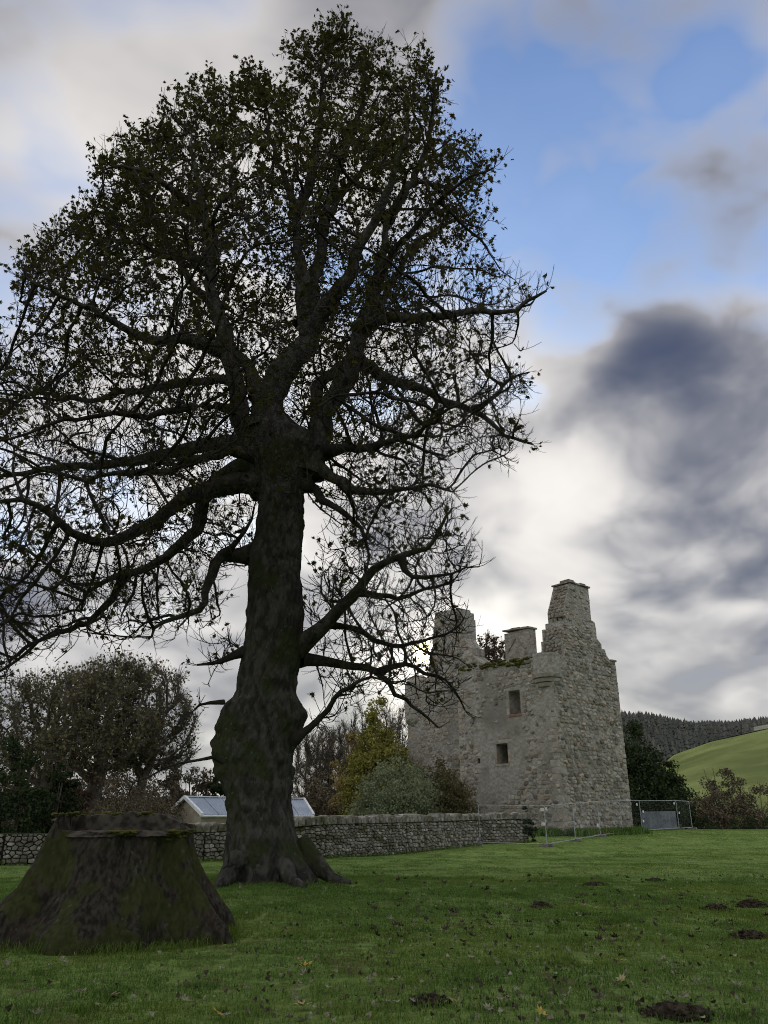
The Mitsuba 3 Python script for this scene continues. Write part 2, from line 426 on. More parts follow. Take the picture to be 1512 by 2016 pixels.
def ground_mesh():
    rad = np.concatenate([[0.0], np.geomspace(0.6, 45, 190), np.geomspace(46.5, 140, 60), np.geomspace(150, 6000, 40)])
    ang = np.radians(np.concatenate([np.arange(-40, 40, 0.35), np.arange(40, 320, 4.0)]))
    R, A = np.meshgrid(rad, ang, indexing='ij')
    X, Y = R * np.sin(A), R * np.cos(A)
    v = np.stack([X, Y, ground(X, Y)], -1).reshape(-1, 3)
    m, n = R.shape
    i, j = np.meshgrid(np.arange(m - 1), np.arange(n), indexing='ij')
    q = np.stack([i * n + j, i * n + (j + 1) % n, (i + 1) * n + (j + 1) % n, (i + 1) * n + j], -1).reshape(-1, 4)
    return v, q[:, ::-1]


thing('ground', kind='structure')
put('ground', ground_mesh(), 'turf', True)
#__GROUND_DONE__

# ------------------------------------------------------------------ masonry
class Plane:
    """An upright face: origin, direction along it, direction out of it. Coordinates (s, z): metres along it, metres above sea level."""
    def __init__(self, o, a, out):
        self.o, self.a, self.out = np.array([o[0], o[1], 0.0]), np.array([a[0], a[1], 0.0]), np.array([out[0], out[1], 0.0])

    def see(self, px, py):
        d = ray(px, py)
        n = self.out
        t = ((self.o - [0, 0, 0]) @ n - np.array([0, 0, EYE]) @ n) / (d @ n)
        p = np.array([0, 0, EYE]) + d * t
        return float((p - self.o) @ self.a), float(p[2])

    def to3(self, s, z, out=0.0):
        s, z, out = np.broadcast_arrays(np.asarray(s, float), np.asarray(z, float), np.asarray(out, float))
        return self.o + s[..., None] * self.a + out[..., None] * self.out + z[..., None] * np.array([0, 0, 1.0])


def wall_mesh(plane, poly, thick, front=0.0):
    m = trimesh.creation.extrude_polygon(poly, thick, engine='earcut')
    v = np.asarray(m.vertices)
    w = plane.to3(v[:, 0], v[:, 1], front - v[:, 2])
    f = np.asarray(m.faces)
    if np.dot(np.cross(plane.a, [0, 0, 1]), -plane.out) < 0:
        f = f[:, ::-1]
    return w, f


def ragged(pts, seed, step=0.35, amp=0.12):
    """A broken masonry edge through the points: short level and upright steps."""
    g = np.random.default_rng(seed)
    out = []
    for (x0, y0), (x1, y1) in zip(pts[:-1], pts[1:]):
        n = max(1, int(math.hypot(x1 - x0, y1 - y0) / step))
        px, py = x0, y0
        for k in range(n):
            tx, ty = x0 + (x1 - x0) * (k + 1) / n, y0 + (y1 - y0) * (k + 1) / n
            jx, jy = g.uniform(-amp, amp, 2) * (k < n - 1)
            out.append((px, py))
            if g.random() < 0.6:
                out.append((tx + jx, py + g.uniform(-0.03, 0.03)) if g.random() < 0.5 else (px + g.uniform(-0.03, 0.03), ty + jy))
            px, py = tx + jx, ty + jy
    out.append(pts[-1])
    return out


def rubble(poly, w, h, seed, gap, keep=None, course=0.5):
    """Irregular stones that fill the polygon: a list of closed outlines."""
    g = np.random.default_rng(seed)
    x0, y0, x1, y1 = poly.bounds
    pts, y, row = [], y0 - h, 0
    while y < y1 + h:
        hh = h * g.uniform(0.65, 1.35)
        x = x0 - w * g.uniform(0, 1) - w
        while x < x1 + w:
            ww = w * g.uniform(0.5, 1.6)
            pts.append((x + ww / 2, y + hh / 2 + g.uniform(-0.5, 0.5) * hh * (1 - course)))
            if ww > 1.25 * w and g.random() < 0.35:      # two small stones beside each other instead of a large one
                pts.append((x + ww * 0.8, y + hh * g.uniform(0.1, 0.9)))
            x += ww
        y += hh
    pts = np.array(pts)
    k = np.array([1.0, w / h * 0.9])
    vor = Voronoi(pts * k)
    inner = poly.buffer(-0.02)
    prep = shapely.prepared.prep(inner)
    out = []
    for c, ri in zip(pts, vor.point_region):
        reg = vor.regions[ri]
        if not reg or -1 in reg:
            continue
        p = sg.Polygon(vor.vertices[reg] / k)
        if not prep.intersects(p):
            continue
        if keep is not None and not keep(c[0], c[1], g):
            continue
        p = p.intersection(inner) if not prep.contains(p) else p
        p = p.buffer(-gap * g.uniform(0.6, 1.5), join_style=2)
        if p.is_empty or p.geom_type != 'Polygon' or p.area < 0.10 * w * h:
            continue
        p = p.buffer(-0.12 * h).buffer(0.10 * h, quad_segs=1).simplify(0.03 * h)
        if p.is_empty or p.geom_type != 'Polygon' or len(p.exterior.coords) < 4:
            continue
        c = np.array(p.exterior.coords)[:-1]
        if sg.LinearRing(c).is_ccw is False:
            c = c[::-1]
        if len(c) > 9:
            c = c[np.linspace(0, len(c), 9, endpoint=False).astype(int)]
        out.append(c)
    return out


def stone_mesh(plane, c, proud, g, sunk=0.06):
    n = len(c)
    m = c.mean(0)
    tilt = g.uniform(-0.25, 0.25, 2) * proud
    rings = []
    for scale, o in ((1.0, -sunk), (0.97, proud * 0.55), (0.78, proud)):
        q = m + (c - m) * scale
        rel = (q - m) / (np.abs(c - m).max() + 1e-6)
        d = o + (rel @ tilt + g.uniform(-0.18, 0.18, n) * proud if o > 0 else 0.0)
        rings.append(plane.to3(q[:, 0], q[:, 1], d))
    v = np.vstack(rings + [plane.to3(m[0], m[1], proud * 1.12)[None]])
    f = []
    for r in range(2):
        for i in range(n):
            j = (i + 1) % n
            f += [(r * n + i, r * n + j, (r + 1) * n + j), (r * n + i, (r + 1) * n + j, (r + 1) * n + i)]
    f += [(2 * n + i, 2 * n + (i + 1) % n, 3 * n) for i in range(n)]
    f = np.array(f)
    if np.dot(np.cross(plane.a, [0, 0, 1]), plane.out) < 0:
        f = f[:, ::-1]
    return v, f


def lay_stones(parent, plane, outlines, proud, mat, seed, tone=(0.15, 0.85), most=295, name='stone', limit=None):
    """The largest stones as parts, the rest as one mesh."""
    g = np.random.default_rng(seed)
    area = np.array([abs(sg.Polygon(c).area) for c in outlines])
    order = np.argsort(-area)
    rest, ruv = [], []
    for k, i in enumerate(order):
        m = stone_mesh(plane, outlines[i], g.uniform(*proud), g)
        uv = np.tile([np.clip(g.normal(sum(tone) / 2, (tone[1] - tone[0]) / 3), 0, 1), g.random()], (len(m[0]), 1))
        if k < most:
            part(parent, name, m, mat, False, uv=uv)
        else:
            rest.append(m)
            ruv.append(uv)
    if rest:
        part(parent, 'rubble', joined(rest), mat, False, kind='stuff', uv=np.vstack(ruv))


def dressed(parent, name, plane, s0, s1, z0, z1, out, deep, mat='stone', tone=0.6, g=rng):
    """A squared block with softened edges."""
    e = min(0.03, (s1 - s0) / 6, (z1 - z0) / 6)
    S = [s0, s0 + e, s1 - e, s1]
    v, f = [], []
    for o, k in ((-deep, 0), (out - e, 0), (out, 1)):
        a, b, c, d = (s0, s1, z0, z1) if not k else (s0 + e, s1 - e, z0 + e, z1 - e)
        jit = g.uniform(-0.008, 0.008, (4, 2))
        v += [plane.to3(x + jx, z + jz, o) for (x, z), (jx, jz) in zip(((a, c), (b, c), (b, d), (a, d)), jit)]
    for r in (0, 4):
        for i in range(4):
            j = (i + 1) % 4
            f += [(r + i, r + j, r + 4 + j), (r + i, r + 4 + j, r + 4 + i)]
    f += [(8, 9, 10), (8, 10, 11)]
    f = np.array(f)
    if np.dot(np.cross(plane.a, [0, 0, 1]), plane.out) < 0:
        f = f[:, ::-1]
    v = np.array(v)
    return part(parent, name, (v, f), mat, False, uv=np.tile([tone, g.random()], (len(v), 1)))


# ------------------------------------------------------------------ the ruined tower house
C = np.array([11.0, 50.7])
R = np.array([16.52, 55.07])
L = np.array([5.45, 57.7])
DA = (L - C) / np.linalg.norm(L - C)
DB = (R - C) / np.linalg.norm(R - C)
front = Plane(C, DA, -DB)                # the long face, left of the corner
gable = Plane(C, DB, -DA)                # the gable face, right of the corner
WOFF = 2.2
wing = Plane(L + DB * WOFF, DA, -DB)     # the wing's face, set back
back_stack = Plane(C + DB * 5.4, DA, -DB)
castle = thing('tower_house', 'roofless ruined rubble stone tower house with tall broken chimney gables behind the wire fence', 'ruin')
LEN_F, LEN_G = float(np.linalg.norm(L - C)), float(np.linalg.norm(R - C))
BASE = -0.3


def see(plane, pts):
    return [plane.see(*p) for p in pts]


def opening(plane, pts):
    return sg.Polygon(see(plane, pts))


# main face
top = see(front, [(1108, 1292), (1046, 1296), (1024, 1303), (996, 1302), (965, 1309), (930, 1308), (905, 1312)])
top = [(max(0.0, min(LEN_F, s)), z) for s, z in top]
top[0], top[-1] = (0.0, top[0][1]), (LEN_F, top[-1][1])
front_outline = sg.Polygon([(0, BASE)] + ragged(top, 3, 0.45, 0.10) + [(LEN_F, BASE)]).buffer(0)
w1 = opening(front, [(1004, 1361), (1023, 1361), (1023, 1405), (1004, 1405)])
w2 = opening(front, [(979, 1465), (999, 1465), (999, 1503), (979, 1503)])
slit = opening(front, [(940, 1493), (945, 1493), (945, 1502), (940, 1502)])
holes = []
for w in (w1, w2, slit):
    a, b, c, d = w.bounds
    holes.append(sg.box(a, b, c, d))
wall_poly = front_outline.difference(shapely.union_all(holes))
GT = 1.5
front_key = part(castle, 'front_wall', wall_mesh(front, wall_poly.intersection(sg.box(GT, -5, 40, 40)), 1.25), 'mortar', label='long window wall, left of the corner turret')


def keep_front(s, z, g):
    # patches where old harling still covers the stones
    p = np.array([[s * 0.35 + 3, z * 0.30, 2.0]])
    q = float(meshkit.fbm(p, 4, 77)[0])
    cover = 0.60 - 0.42 * math.exp(-((s - 2.1) / 1.5) ** 2) - 0.10 * (z < 3) + 0.12 * (z > 8.0)
    return q + g.uniform(-0.16, 0.16) > cover


clear = shapely.union_all([h.buffer(0.24) for h in holes[:2]] + [holes[2].buffer(0.1)])
lay_stones(front_key, front, rubble(front_outline.difference(clear), 0.42, 0.26, 5, 0.024, keep_front), (0.012, 0.075), 'stone', 6, (0.02, 0.80))
for wi, h in enumerate(holes[:2]):
    a, b, c, d = h.bounds
    dressed(front_key, 'lintel', front, a - 0.22, c + 0.22, d, d + 0.24, 0.03, 0.5, tone=0.55)
    dressed(front_key, 'sill', front, a - 0.10, c + 0.10, b - 0.16, b, 0.05, 0.5, mat='sandstone' if wi == 0 else 'stone', tone=0.5)
    for x0, x1 in ((a - 0.20, a), (c, c + 0.20)):
        n = max(2, round((d - b) / 0.45))
        for k in range(n):
            e = rng.uniform(0, 0.10)
            dressed(front_key, 'jamb_stone', front, x0 - (e if x0 < a - 0.1 else 0), x1 + (e if x0 >= c - 0.01 else 0), b + (d - b) * k / n + 0.01, b + (d - b) * (k + 1) / n - 0.01, 0.02 + rng.uniform(0, 0.012), 0.5, tone=rng.uniform(0.4, 0.7))
# the rooms behind the windows: rear walls, and an unseen slab added overhead to keep them dark
room = [plane_box for plane_box in ()]


def slab(s0, s1, t0, t1, z0, z1):
    c = [(s0, t0), (s1, t0), (s1, t1), (s0, t1)]
    p = np.array([[*(C + DA * s + DB * t), z] for z in (z0, z1) for s, t in c])
    f = [(0, 2, 1), (0, 3, 2), (4, 5, 6), (4, 6, 7)] + [x for i in range(4) for x in ((i, (i + 1) % 4, (i + 1) % 4 + 4), (i, (i + 1) % 4 + 4, i + 4))]
    return p, np.array(f)


part(castle, 'shade_slab', slab(GT + 0.01, LEN_F - 0.2, 1.26, LEN_G - 0.01, 8.0, 8.5), 'mortar')  # unseen ceiling, added to block the sky and darken the windows
part(castle, 'back_wall', slab(GT + 0.01, LEN_F, LEN_G - 1.1, LEN_G, BASE, 9.6), 'mortar')
part(castle, 'end_wall', slab(LEN_F - 1.2, LEN_F - 0.01, 1.26, LEN_G - 1.11, BASE, 9.9), 'mortar')

# gable face
gl = see(gable, [(1109, 1292), (1106, 1272), (1108, 1239), (1111, 1222), (1111, 1199)])
gtop = see(gable, [(1122, 1148)]) + see(gable, [(1158, 1159)])
gr = see(gable, [(1164, 1221), (1171, 1226), (1175, 1257), (1184, 1269), (1194, 1290), (1200, 1299), (1209, 1303)])
lo = gl[0][1]
gable_pts = [(0, BASE), (0, lo - 0.15)] + ragged([(gl[0][0], lo)] + gl[1:] , 8, 0.5, 0.06) + gtop + ragged(gr, 9, 0.42, 0.09) + [(LEN_G, gr[-1][1]), (LEN_G, BASE)]
gable_outline = sg.Polygon(gable_pts).buffer(0)
ez_split = lo + 2.3
gable_key = part(castle, 'gable_wall', wall_mesh(gable, gable_outline, GT), 'mortar', label='right hand gable wall rising to the tallest chimney')
lay_stones(gable_key, gable, rubble(gable_outline, 0.40, 0.235, 15, 0.026, lambda s, z, g: g.random() < (0.88 if z < ez_split else 0.35)), (0.01, 0.10), 'stone', 16, (0.0, 0.95))
# the near end of the gable above the wall head, seen past the corner
end_face = Plane(C + DB * 2.0, DA, -DB)
ez0, ez1 = lo + 0.1, gtop[0][1]


def gable_left(z):
    zs = np.array([p[1] for p in gl] + [gtop[0][1]])
    ss = np.array([p[0] for p in gl] + [gtop[0][0]])
    o = np.argsort(zs)
    return float(np.interp(z, zs[o], ss[o]))


pieces, uvs = [], []
for c in rubble(sg.Polygon([(0.05, ez0), (GT - 0.05, ez0), (GT - 0.05, ez1), (0.05, ez1)]), 0.42, 0.28, 21, 0.03):
    zc = c[:, 1].mean()
    pl = Plane(C + DB * (gable_left(zc) - 0.03), DA, -DB)
    pieces.append(stone_mesh(pl, c, rng.uniform(0.03, 0.12), rng, 0.25))
    uvs.append(np.tile([rng.uniform(0.1, 0.6), rng.random()], (len(pieces[-1][0]), 1)))
for m, uv in zip(pieces, uvs):
    part(gable_key, 'stone', m, 'stone', False, uv=uv) if False else None
part(gable_key, 'broken_edge', joined(pieces), 'stone', False, kind='stuff', uv=np.vstack(uvs))
# leaning remains of the gable's other skew, stuck to its left edge
rem = see(front, [(1082, 1294), (1078, 1270), (1077, 1240), (1080, 1228), (1088, 1218), (1090, 1204)])
for k, (z0, z1, q) in enumerate(((lo, lo + 0.55, 1.25), (lo + 0.55, lo + 1.2, 1.35), (lo + 1.2, lo + 1.75, 1.45), (lo + 1.75, lo + 2.1, 1.25))):
    s = gable_left((z0 + z1) / 2)
    p, f = slab(GT - 0.01, GT + 0.10 + 0.13 * rng.random(), s - 0.25 + 0.1 * rng.random(), s + 0.9, z0, z1)
    part(gable_key, 'skew_stump', (p, f), 'mortar')


def coping(parent, plane, s0, s1, z, thick, n, seed, drop=0.0):
    """Thin flagstones that still cap a chimney, one of them tipped up."""
    g = np.random.default_rng(seed)
    for k in range(n):
        a = s0 - 0.10 + (s1 - s0 + 0.20) * k / n
        b = s0 - 0.10 + (s1 - s0 + 0.20) * (k + 1) / n
        zz = z - drop * (k + 0.5) / n + g.uniform(0, 0.05)
        h = g.uniform(0.09, 0.16)
        pr = [plane.to3(x, y, o) for o in (0.10 + g.uniform(0, 0.05), -thick - 0.10) for x, y in ((a, zz), (b - 0.015, zz - drop / n), (b - 0.015, zz + h - drop / n), (a, zz + h))]
        f = np.array([(0, 1, 2), (0, 2, 3), (4, 6, 5), (4, 7, 6)] + [x for i in range(4) for x in ((i, i + 4, (i + 1) % 4 + 4), (i, (i + 1) % 4 + 4, (i + 1) % 4))])
        part(parent, 'cap_stone', (np.array(pr), f), 'stone', False, uv=np.tile([g.uniform(0.05, 0.3), g.random()], (8, 1)))


coping(gable_key, gable, gtop[0][0], gtop[1][0], gtop[0][1] + 0.02, GT, 4, 31, gtop[0][1] - gtop[1][1])
s = gtop[0][0]
dressed(gable_key, 'cap_stone', gable, s + 0.15, s + 0.75, gtop[0][1] + 0.14, gtop[0][1] + 0.40, -0.2, 1.0, tone=0.1)
dressed(gable_key, 'cap_stone', gable, s + 1.15, s + 1.45, gtop[0][1] - 0.10, gtop[0][1] + 0.14, -0.3, 0.9, tone=0.1)
dressed(gable_key, 'skew_stone', gable, LEN_G - 0.55, LEN_G + 0.12, gr[-1][1], gr[-1][1] + 0.13, 0.08, 1.2, tone=0.25)
dressed(gable_key, 'drip_stone', front, -0.02, 0.65, see(front, [(1089, 1203)])[0][1], see(front, [(1089, 1203)])[0][1] + 0.10, -gable_left(15.0) + 0.35, 2.4, tone=0.1)

# corner stones
z = 0.3
k = 0
while z < lo - 3.2:
    h = rng.uniform(0.30, 0.46)
    la, lb = (0.72, 0.40) if k % 2 else (0.40, 0.70)
    la, lb = la * rng.uniform(0.85, 1.15), lb * rng.uniform(0.85, 1.15)
    o = rng.uniform(0.012, 0.03)
    c = [C - DA * o - DB * o, C + DA * la - DB * o, C + DA * la + DB * 0.1, C + DA * 0.1 + DB * lb, C - DA * o + DB * lb]
    v = np.array([[*q, zz] for zz in (z + 0.01, z + h - 0.012) for q in c])
    n = 5
    f = [(0, 2, 1), (0, 3, 2), (0, 4, 3), (5, 6, 7), (5, 7, 8), (5, 8, 9)] + [x for i in range(n) for x in ((i, (i + 1) % n, (i + 1) % n + n), (i, (i + 1) % n + n, i + n))]
    part(castle, 'corner_stone', (v, np.array(f)), 'stone', False, uv=np.tile([rng.uniform(0.42, 0.75), rng.uniform(0.2, 0.8)], (10, 1)))
    z += h
    k += 1
z, k = 0.3, 0
while z < gr[-1][1] - 0.3:
    h = rng.uniform(0.30, 0.46)
    w = 0.55 if k % 2 else 0.32
    dressed(gable_key, 'corner_stone', gable, LEN_G - w, LEN_G + 0.015, z, min(z + h - 0.012, gr[-1][1]), 0.02 + rng.uniform(0, 0.02), 0.4, tone=rng.uniform(0.3, 0.65))
    z += h
    k += 1
z, k = 0.3, 0
while z < top[-1][1] - 0.4:
    h = rng.uniform(0.32, 0.48)
    w = 0.60 if k % 2 else 0.36
    dressed(front_key, 'corner_stone', front, LEN_F - w, LEN_F + 0.012, z, z + h - 0.012, 0.03 + rng.uniform(0, 0.02), 0.4, tone=rng.uniform(0.6, 0.95))
    z += h
    k += 1

# corbelled round of the lost corner turret
tc = C + DA * 0.75 + DB * 0.45


def drum(cx, r0, r1, z0, z1, a0, a1, n=20, seed=0, inner=None):
    """Part of a round wall between two heights; a0, a1 in degrees round its centre (0 = along the gable face's outward side)."""
    ang = np.radians(np.linspace(a0, a1, n))
    d = -DB[None] * np.cos(ang)[:, None] - DA[None] * np.sin(ang)[:, None]
    inner = inner if inner is not None else min(r0, r1) - 0.35
    prof = [(inner, z0), (r0, z0), (r1, z1), (inner, z1)]
    v = np.array([[*(cx + dd * r), z] for r, z in prof for dd in d])
    f = []
    for a in range(4):
        b = (a + 1) % 4
        for i in range(n - 1):
            f += [(a * n + i, a * n + i + 1, b * n + i + 1), (a * n + i, b * n + i + 1, b * n + i)]
    f += [(0, n, 2 * n), (0, 2 * n, 3 * n), (n - 1, 3 * n - 1, 2 * n - 1), (n - 1, 4 * n - 1, 3 * n - 1)]
    return v, np.array(f)


zt = front.see(1075, 1327)[1]
turret = part(castle, 'corner_turret', drum(tc, 0.92, 0.90, zt + 0.02, lo + 0.12, -100, 150, 26), 'mortar', label='rounded stump of a corner turret')
hgt = 0.24
for q, (r0, r1) in enumerate(((0.98, 1.04), (0.84, 0.90), (0.70, 0.76))):
    zz = zt - 0.28 * (q + 1)
    if q < 3:
        # each course of corbels is a row of separate curved blocks
        edges = np.linspace(-105, 150, 7)
        for a0, a1 in zip(edges[:-1], edges[1:]):
            v, f = drum(tc, r0, r1, zz + 0.05, zz + 0.275, a0 + 0.5, a1 - 0.5, 6, inner=0.3)
            part(turret, 'corbel', (v, f), 'stone', 40, uv=None) if False else part(turret, 'corbel', (v, f), 'stone', False, uv=np.tile([rng.uniform(0.42, 0.6), 0.5], (len(v), 1)))
# mossy growth on the wall head
g = np.random.default_rng(44)
cl = []
for s0, s1, n, zup in ((1.9, 3.6, 130, 0.22), (3.6, 6.8, 110, 0.10), (6.8, 8.9, 40, 0.05)):
    for _ in range(n):
        s = g.uniform(s0, s1)
        zz = np.interp(s, [p[0] for p in top], [p[1] for p in top])
        m = trimesh.creation.icosphere(subdivisions=1, radius=1)
        v = np.asarray(m.vertices) * np.array([g.uniform(0.12, 0.34), g.uniform(0.12, 0.3), g.uniform(0.06, 0.15)]) * (1 + 0.35 * (g.random((42, 1)) - 0.5))
        p = front.to3(s, zz + g.uniform(-0.40, zup) * (1 - 0.4 * g.random()), g.uniform(-0.7, 0.0))
        cl.append((v + p, np.asarray(m.faces)))
part(castle, 'moss', joined(cl), 'moss_cushion', True, kind='stuff', label='brown green moss along the wall head')

# the rear chimney with the mark of a roof on it
sL, sR = back_stack.see(994, 1270)[0], back_stack.see(1042, 1270)[0]
zb, ztop = 8.0, back_stack.see(1020, 1242)[1]
st_lo, st_hi = min(sL, sR), max(sL, sR)
stack_poly = sg.box(st_lo, zb, st_hi, ztop)
stack = part(castle, 'rear_chimney', wall_mesh(back_stack, stack_poly, 0.85), 'mortar', label='square rear chimney with a pointed roof mark')
lay_stones(stack, back_stack, rubble(stack_poly, 0.5, 0.32, 51, 0.03, lambda s, z, g: g.random() < 0.30), (0.01, 0.03), 'stone', 52, (0.3, 0.6))
apex = back_stack.see(1016, 1255)
for foot in (back_stack.see(1000, 1284), back_stack.see(1036, 1276)):
    part(stack, 'roof_raggle', box_between(back_stack.to3(*apex, 0.03), back_stack.to3(*foot, 0.03), 0.13, 0.13), 'stone', uv=np.tile([0.25, 0.7], (8, 1)))
coping(stack, back_stack, st_lo, st_hi, ztop, 0.85, 3, 53, -0.15)
side = Plane(C + DB * 5.4 + DA * st_lo, DB, -DA)
lay_stones(stack, side, rubble(sg.box(0.02, zb, 0.83, ztop), 0.4, 0.3, 54, 0.03), (0.01, 0.04), 'stone', 55, (0.2, 0.6), most=60)

# the wing with its own chimney gable
wl = see(wing, [(950, 1309), (931, 1291), (923, 1276), (914, 1256), (911, 1217), (903, 1205), (888, 1201), (870, 1203), (856, 1207), (855, 1240), (851, 1275), (845, 1292), (844, 1330)])
wend = wing.see(803, 1440)[0]
wtop = [wl[0]] + ragged(wl, 61, 0.5, 0.10) + [(wl[-1][0] + 0.05, wl[-1][1] - 0.1), (wend, wl[-1][1] - 0.35)]
wing_outline = sg.Polygon([(-0.5, BASE), (-0.5, wl[0][1] - 0.2)] + wtop + [(wend, BASE)]).buffer(0)
wing_key = part(castle, 'wing_wall', wall_mesh(wing, wing_outline, 1.3), 'mortar', label='set back left wing with a smaller chimney gable')


def keep_wing(s, z, g):
    q = float(meshkit.fbm(np.array([[s * 0.4 + 30, z * 0.35, 5.0]]), 4, 78)[0])
    return q + g.uniform(-0.15, 0.15) > 0.58 - 0.30 * (z > 9.2) - 0.14 * math.exp(-((s - 6.5) / 1.2) ** 2)


lay_stones(wing_key, wing, rubble(wing_outline.intersection(sg.box(-0.4, 1.0, wend, 40)), 0.52, 0.33, 62, 0.03, keep_wing), (0.02, 0.06), 'stone', 63, (0.10, 0.66), most=240)
part(castle, 'wing_side', slab(LEN_F + wend - 0.02 - 1.1, LEN_F + wend - 0.02, WOFF + 1.31, WOFF + 6.5, BASE, wl[-1][1] - 0.8), 'mortar')
part(castle, 'wing_back', slab(LEN_F + 0.01, LEN_F + wend - 1.15, WOFF + 5.4, WOFF + 6.5, BASE, wl[-1][1] - 0.8), 'mortar')
z, k = 1.0, 0
while z < wing.see(803, 1428)[1] - 0.4:
    h = rng.uniform(0.32, 0.5)
    w = 0.65 if k % 2 else 0.38
    dressed(wing_key, 'corner_stone', wing, wend - w, wend + 0.012, z, z + h - 0.012, 0.015 + rng.uniform(0, 0.012), 0.4, tone=rng.uniform(0.4, 0.7))
    z += h
    k += 1
# round turret on the wing's outer corner
wc = L + DB * (WOFF + 0.75) + DA * (wend - 0.55)
z0, z1 = wing.see(812, 1424)[1], wing.see(812, 1345)[1]
prof = [(0.25, z0 - 0.55), (0.72, z0 - 0.28), (0.80, z0 - 0.26), (0.95, z0 - 0.02), (1.02, z0), (1.12, z0 + 0.22), (1.16, z0 + 0.26), (1.14, z0 + 1.0), (1.12, z1 - 0.5), (1.12, z1 - 0.06), (0.98, z1 + 0.22), (0.80, z1 + 0.36), (0.62, z1 + 0.60), (0.3, z1 + 0.72), (0.02, z1 + 0.70)]
n = 28
ang = np.arange(n) * 2 * np.pi / n
v = np.array([[wc[0] + r * np.cos(a), wc[1] + r * np.sin(a), z] for r, z in prof for a in ang])
v += (meshkit.fbm(v * 2.3, 3, 9)[:, None] - 0.5) * np.array([0.22, 0.22, 0.30])
f = [x for a in range(len(prof) - 1) for i in range(n) for x in ((a * n + i, a * n + (i + 1) % n, (a + 1) * n + (i + 1) % n), (a * n + i, (a + 1) * n + (i + 1) % n, (a + 1) * n + i))]
part(castle, 'wing_turret', (v, np.array(f)), 'mortar', 50, label='round corbelled turret on the far left corner')
#__CASTLE_DONE__

# ------------------------------------------------------------------ trees: growth towards points spread through a crown
def colonise(P, par, A, step, infl, kill, iters, up=0.0, g=None):
    """Grows the nodes P (parents par) towards the points A (space colonisation)."""
    P, par = [np.asarray(p, float) for p in P], list(par)
    A = np.asarray(A, float)
    kids_dir = {}
    for _ in range(iters):
        if not len(A):
            break
        tree = cKDTree(np.array(P))
        d, i = tree.query(A, distance_upper_bound=infl)
        near = np.isfinite(d)
        if not near.any():
            break
        idx = i[near]
        dirs = A[near] - np.array(P)[idx]
        dirs /= np.linalg.norm(dirs, axis=1, keepdims=True) + 1e-9
        s = np.zeros((len(P), 3))
        np.add.at(s, idx, dirs)
        new = []
        for k in np.unique(idx):
            v = s[k] + g.normal(0, 0.25, 3) + 0.16 * np.linalg.norm(s[k]) * g.normal(0, 1, 3) + np.array([0, 0, up])
            v /= np.linalg.norm(v) + 1e-9
            if any(v @ w > 0.97 for w in kids_dir.get(k, ())):
                continue
            kids_dir.setdefault(k, []).append(v)
            new.append((k, P[k] + v * step))
        if not new:
            break
        for k, q in new:
            P.append(q)
            par.append(int(k))
        d2, _ = cKDTree(np.array([q for _, q in new])).query(A, distance_upper_bound=kill)
        A = A[~np.isfinite(d2)]
    return np.array(P), np.array(par)


def pipe_radii(P, par, tip, expo):
    n = len(P)
    s = np.zeros(n)
    order = np.argsort(-depth_of(par))
    for k in order:
        if s[k] == 0:
            s[k] = tip ** expo
        if par[k] >= 0:
            s[par[k]] += s[k]
    return s ** (1 / expo)


def depth_of(par):
    dep = np.zeros(len(par), int)
    for k in range(len(par)):          # parents come before their children
        if par[k] >= 0:
            dep[k] = dep[par[k]] + 1
    return dep


def chains(par, rad):
    """Splits the tree into runs that follow the thickest child."""
    kids = [[] for _ in par]
    for k, p in enumerate(par):
        if p >= 0:
            kids[p].append(k)
    out, stack = [], [k for k, p in enumerate(par) if p < 0]
    while stack:
        k = stack.pop()
        run = [k] if par[k] < 0 else [par[k], k]
        while kids[k]:
            c = sorted(kids[k], key=lambda q: -rad[q])
            stack.extend(c[1:])
            k = c[0]
            run.append(k)
        out.append(run)
    return out


# ------------------------------------------------------------------ the sycamore
TY = TREE_AT[1]
syc = thing('sycamore_tree', 'huge old sycamore with burred trunk and thinning autumn leaves in the middle of the field', 'tree')
G = np.random.default_rng(101)

# trunk: left and right edge at heights of the picture
prof = [(1752, 424, 640), (1738, 431, 628), (1722, 436, 622), (1700, 444, 606), (1675, 446, 593), (1650, 448, 584), (1618, 449, 577), (1590, 448, 574), (1563, 446, 572), (1540, 437, 572), (1517, 428, 573), (1500, 420, 575), (1482, 416, 577),
        (1457, 424, 587), (1419, 432, 598), (1400, 437, 598), (1386, 444, 595), (1376, 464, 588), (1364, 467, 582), (1332, 470, 583), (1305, 475, 590), (1280, 480, 593), (1240, 486, 595), (1206, 488, 597), (1170, 489, 594), (1131, 489, 590),
        (1100, 490, 592), (1057, 503, 595), (1027, 508, 596), (968, 510, 597), (940, 507, 606), (915, 500, 622), (890, 494, 640), (868, 492, 640), (850, 494, 600), (815, 496, 556), (774, 497, 556)]
zz, cx, hw = [], [], []
for py, xl, xr in prof:
    a, b = at(xl, py, TY), at(xr, py, TY)
    zz.append(a[2]); cx.append((a[0] + b[0]) / 2); hw.append((b[0] - a[0]) / 2)
zz, cx, hw = np.array(zz), np.array(cx), np.array(hw)
from scipy.ndimage import gaussian_filter1d
zs = np.linspace(zz[0], zz[-1], 280)
hws = np.interp(zs, zz, hw)
c0 = gaussian_filter1d(np.interp(zs, zz, cx), 22, mode='nearest')
rF = gaussian_filter1d(hws, 20, mode='nearest') * 0.97
rL = c0 - np.interp(zs, zz, cx - hw)
rR = np.interp(zs, zz, cx + hw) - c0
n = 260
th = np.arange(n) * 2 * np.pi / n
Z, TH = np.meshgrid(zs, th, indexing='ij')
CO = np.cos(TH)
rr = rF[:, None] + (rR - rF)[:, None] * np.maximum(CO, 0) ** 1.6 + (rL - rF)[:, None] * np.maximum(-CO, 0) ** 1.6
